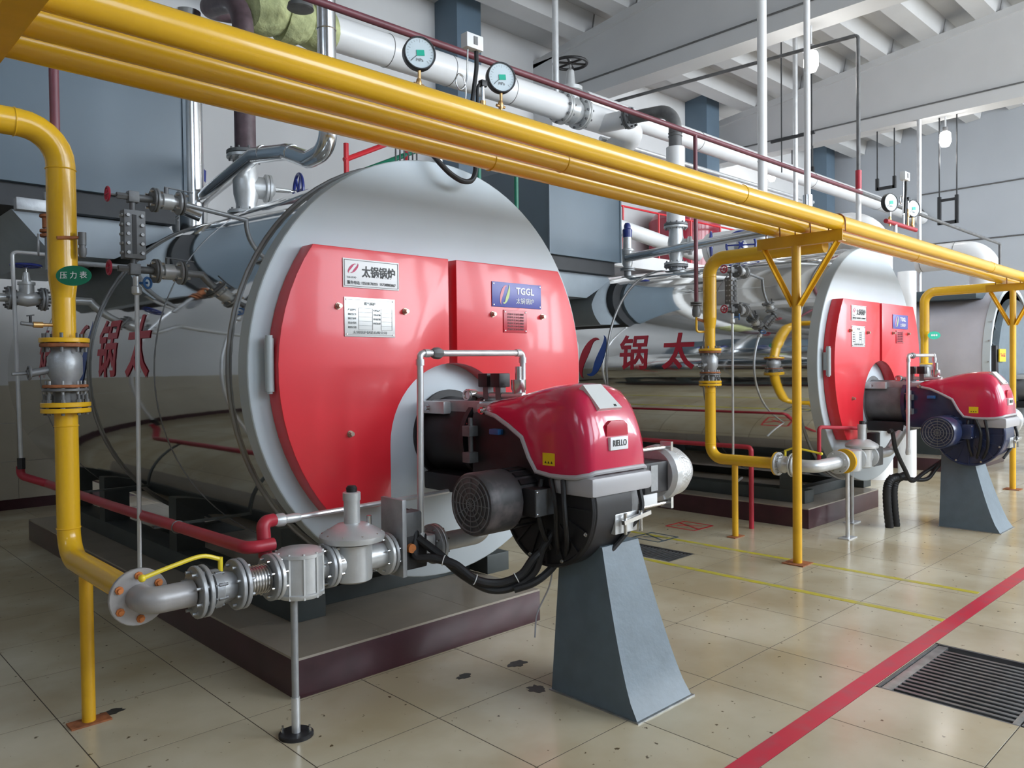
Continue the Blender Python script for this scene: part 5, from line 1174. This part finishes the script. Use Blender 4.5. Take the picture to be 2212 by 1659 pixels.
# ---------------------------------------------------------------- vertical pipes, conduits, hangers, lamps
def vpipe(x, y, z0, r, m, lab, grp='tall vertical silver pipes', sock=None):
    t = thing('vertical_pipe', (x, y, z0), lab, 'pipe', grp); MB().cyl((x, y, z0), (x, y, roofz(y)+.3), r, n=20).build('pipe', m, t)
    if sock: MB().torus((x, y, sock), (0, 0, 1), r+.001, .006, 20, 6).build('joint', m, t)
vpipe(9.46, 5.14, 2.15, .060, 'white_pipe', 'thickest tall silver pipe, right of the second column', sock=4.25)
vpipe(7.55, 7.0, 5.1, .042, 'galv', 'thin vertical pipe rising from behind the black header handwheel')
vpipe(14.12, 7.0, 2.6, .045, 'galv', 'thin vertical pipe left of the upper ceiling lamp')
t = thing('vertical_pipe', (17.05, 5.85, 2.4), 'thin grey pipe hanging from the second girder beside the far gauges', 'pipe', 'tall vertical silver pipes'); MB().cyl((17.12, 5.85, 2.4), (17.12, 5.85, 6.55), .045, n=14).build('pipe', 'galv', t)
t = thing('conduit', (11.1, 4.6, 3.9), 'grey conduit along the first girder bending down to a red end', 'conduit')
MB().pipe([(10.7, 9.0, 6.17), (10.7, 4.42, 6.0), (10.7, 4.42, 4.2)], .026, .06, 10).build('tube', 'insul_dark', t); MB().cyl((10.7, 4.42, 4.2), (10.7, 4.42, 3.95), .04, n=12).build('sleeve', 'red_pipe', t); MB().cyl((10.7, 4.42, 3.95), (10.7, 4.42, 3.3), .035, n=12).build('tail', 'white_pipe', t)
def hanger(x, y0, y1, zt, z1, z0, lab):
    t = thing('pipe_hanger', (x, (y0+y1)/2, z0), lab, 'hanger', 'black steel hangers under the girders')
    for y in (y0, y1): MB().cyl((x, y, z1), (x, y, zt), .014, n=8).build('rod', 'dark_under', t); MB().box(x-.03, x+.03, y-.03, y+.03, z0, z1+.1).build('leg', 'dark_under', t)
    MB().box(x-.03, x+.03, y0, y1, z0, z0+.06).build('crossbar', 'dark_under', t)
    if z1-z0 > .3: MB().box(x-.02, x+.02, y0, y1, z1, z1+.05).build('crossbar', 'dark_under', t)
hanger(17.3, 5.21, 5.53, 6.6, 4.86, 4.40, 'black ladder-like hanger below the right ceiling lamp')
hanger(17.3, 6.40, 6.75, 6.6, 5.45, 5.30, 'black U-shaped hanger left of the thin grey pipe')
hanger(17.3, 8.17, 8.66, 6.6, 5.98, 5.86, 'black hanger seen between the pair of thin silver pipes')
t = thing('pipe_hanger', (11.2, 6.0, 6.1), 'black rod hanger with a horizontal bar under the first girder', 'hanger', 'black steel hangers under the girders')
MB().cyl((13.1, 6.2, 5.0), (13.1, 6.2, 8.3), .012, n=8).build('rod', 'dark_under', t); MB().cyl((13.1, 6.75, 5.0), (13.1, 6.75, 8.3), .012, n=8).build('rod', 'dark_under', t); MB().box(13.08, 13.12, 6.15, 6.95, 5.55, 5.60).build('crossbar', 'dark_under', t)
def lamp(x, y, z, lab, drop=None, r=.10):
    t = thing('ceiling_lamp', (x, y, z), lab, 'lamp', 'high bay lamps')
    MB().lathe((x, y, z+.14), (0, 0, -1), [(0, .03), (.02, r*.8), (.05, r), (.22, r*1.05), (.30, r*.7), (.32, 0)], 20).build('globe', 'lamp', t)
    MB().cyl((x, y, z+.14), (x, y, z+.22), .05, n=14).build('socket', 'insul_dark', t); MB().cyl((x, y, z+.2), (x, y, drop), .018, n=8).build('rod', 'galv', t)
    L = bpy.data.lights.new('lamp_light', 'POINT'); L.energy = 14; L.shadow_soft_size = .12; L.color = (1, .98, .95)
    o = bpy.data.objects.new('lamp_light', L); COL.objects.link(o); o.location = (x, y, z-.40)
lamp(11.2, 5.31, 6.05, 'bright ceiling lamp hanging under the first girder', 6.56)
lamp(17.3, 5.42, 6.12, 'bright ceiling lamp hanging under the second girder', 6.56)
lamp(18.6, 9.85, 6.42-.0, 'small bright ceiling lamp low beside the thick silver pipe', 7.7, .09)
t = thing('ceiling_lamp', (3.62, 6.5, 4.9), 'unlit black bell-shaped lamp at the top left', 'lamp', 'high bay lamps')
MB().lathe((3.62, 6.5, 5.02), (0, 0, -1), [(0, .02), (.03, .03), (.05, .06), (.09, .07), (.10, .11), (.14, .12), (.15, .10), (.15, 0)], 24).build('shade', 'insul_dark', t); MB().cyl((3.62, 6.5, 5.02), (3.62, 6.5, 8.1), .010, n=8).build('rod', 'insul_dark', t)
t = thing('wall_conduit', (23.36, 6.7, 6.2), 'thin conduit line running along the end wall', 'conduit'); MB().cyl((23.38, 7.95, 6.28), (23.38, 2.0, 6.31), .02, n=8).pipe([(23.38, 7.95, 6.28), (23.38, 8.1, 6.1), (23.38, 7.7, 5.6)], .015, .05, 8).build('tube', 'insul_dark', t)
t = thing('wall_conduit', (23.36, 6.7, 4.9), 'thin dark line low on the end wall', 'conduit'); MB().cyl((23.38, 9.5, 4.9), (23.38, 0, 4.83), .02, n=8).build('tube', 'insul_dark', t)

# ---------------------------------------------------------------- flue ducts and things at the back
def flue(x, y, z, lab, ln=2.6):
    t = thing('flue_duct', (x, y, z), lab, 'duct', 'white insulated flue elbows')
    MB().pipe([(x, y+ln, z), (x, y, z), (x, y, 0)], .26, .36, 32, 10).build('cladding', 'white_pipe', t)
    for q in (.5, ln-.1): MB().torus((x, y+q, z), (0, 1, 0), .261, .006, 36, 6).build('joint', 'mirror_band', t)
flue(11.35, 4.5, 3.52, 'white insulated elbow duct right of the far gauges')
flue(16.9, 4.6, 3.70, 'farthest white insulated elbow duct near the right edge', 1.2)
t = thing('insulated_pipe', (11.72, 4.17, 0), 'white insulated upright pipe just left of the far yellow gas drop', 'pipe'); MB().cyl((11.72, 4.17, 0), (11.72, 4.17, 2.9), .12, n=24).build('cladding', 'white_pipe', t)
t = thing('red_tank', (14.9, 10.0, 0), 'dark red cylindrical tank at the back wall behind the second boiler', 'tank')
MB().lathe((14.9, 9.98, .3), (0, 0, 1), [(0, .7), (.1, .78), (4.5, .78), (4.7, .62), (4.8, .2), (4.8, 0)], 40).build('shell', 'tank_red', t); MB().box(14.4, 15.4, 9.6, 10.4, 0, .35).build('base', 'skid', t)
t = thing('access_platform', (13.2, 9.3, 0), 'platform with pale edge beam and red railings behind the second boiler', 'platform')
for x in (10.35, 17.0): MB().box(x-.1, x+.1, 9.0, 9.2, 0, 3.44).build('leg', 'cast_gray', t)
MB().box(10.2, 17.1, 8.97, 9.1, 3.44, 3.68).build('edge_beam', 'white_pipe', t); MB().box(10.2, 13.9, 9.1, 10.75, 3.54, 3.60).build('deck', 'cast_gray', t)
for x in (10.4, 11.5, 12.6, 13.7, 14.8, 15.9, 17.0): MB().cyl((x, 9.02, 3.66), (x, 9.02, 4.55), .019, n=10).build('rail_post', 'red_door', t)
for z in (4.1, 4.55): MB().cyl((10.3, 9.02, z), (17.05, 9.02, z), .019, n=10).build('rail', 'red_door', t)
t = thing('back_stair_rail', (5.6, 8.9, 3.3), 'red and green stair rails showing above the nearest boiler crown', 'railing')
for p, q, m in (((5.58, 8.9, 0), (5.58, 8.9, 4.55), 'red_door'), ((6.55, 8.9, 0), (6.55, 8.9, 4.8), 'red_door'), ((5.55, 8.9, 4.33), (6.9, 8.9, 5.0), 'red_door'), ((5.55, 8.9, 4.10), (6.9, 8.9, 4.75), 'green_pipe'), ((5.58, 8.9, 4.05), (6.0, 8.9, 4.0), 'red_door')):
    MB().cyl(p, q, .035, n=10).build('rail', m, t)
t = thing('feed_pipe', (7.6, 7.6, 3.6), 'white insulated pipe crossing beside the second economiser box', 'pipe')
MB().cyl((9.2, 7.9, 3.92), (11.9, 7.7, 3.55), .12, n=20).build('pipe', 'white_pipe', t)
for x, lab in ((3.585, 'left thin green vertical pipe behind the nearest boiler crown'), (3.94, 'right thin green vertical pipe behind the nearest boiler crown')):
    t = thing('green_pipe', (x, 4.05, 2.3), lab, 'pipe', 'thin green vertical pipes'); MB().cyl((x, 4.05, 2.6 if x < 3.8 else 2.25), (x, 4.05, 3.05), .016, n=10).build('pipe', 'green_pipe', t)
# silver square pipe at second boiler rear
t = thing('drain_line', (6.75, 6.9, 1.0), 'thin pale pipe bent square between the near face and the second boiler', 'pipe')
MB().pipe([(7.9, 6.7, 2.78), (6.62, 6.45, 2.80), (6.62, 6.45, .95)], .016, .03, 10).build('pipe', 'galv', t)
# far machines past the grey boiler
t = thing('far_duct', (17.5, 6.2, 0), 'boxy silver equipment casing far behind the grey boiler', 'equipment')
MB().box(17.6, 20.5, 7.0, 9.6, 0, 3.3).build('casing', 'lilac', t, bevel=.03)
for x in (18.0, 18.5, 19.4): MB().pipe([(x, 6.85, .3), (x, 6.85, 3.0+.2*(x-18)), (x+.5, 6.85, 3.0+.2*(x-18))], .07, .12, 14).build('pipe', 'galv', t)
bpy.context.view_layer.update()
for o in bpy.data.objects:
    if o.type == 'MESH' and o.parent and o.name.split('.')[0] in ('bolts', 'cover_bolts', 'rivet', 'table_lines', 'cooling_fins', 'fan_grille', 'scale', 'fan_ribs', 'lug'): o['kind'] = 'stuff'
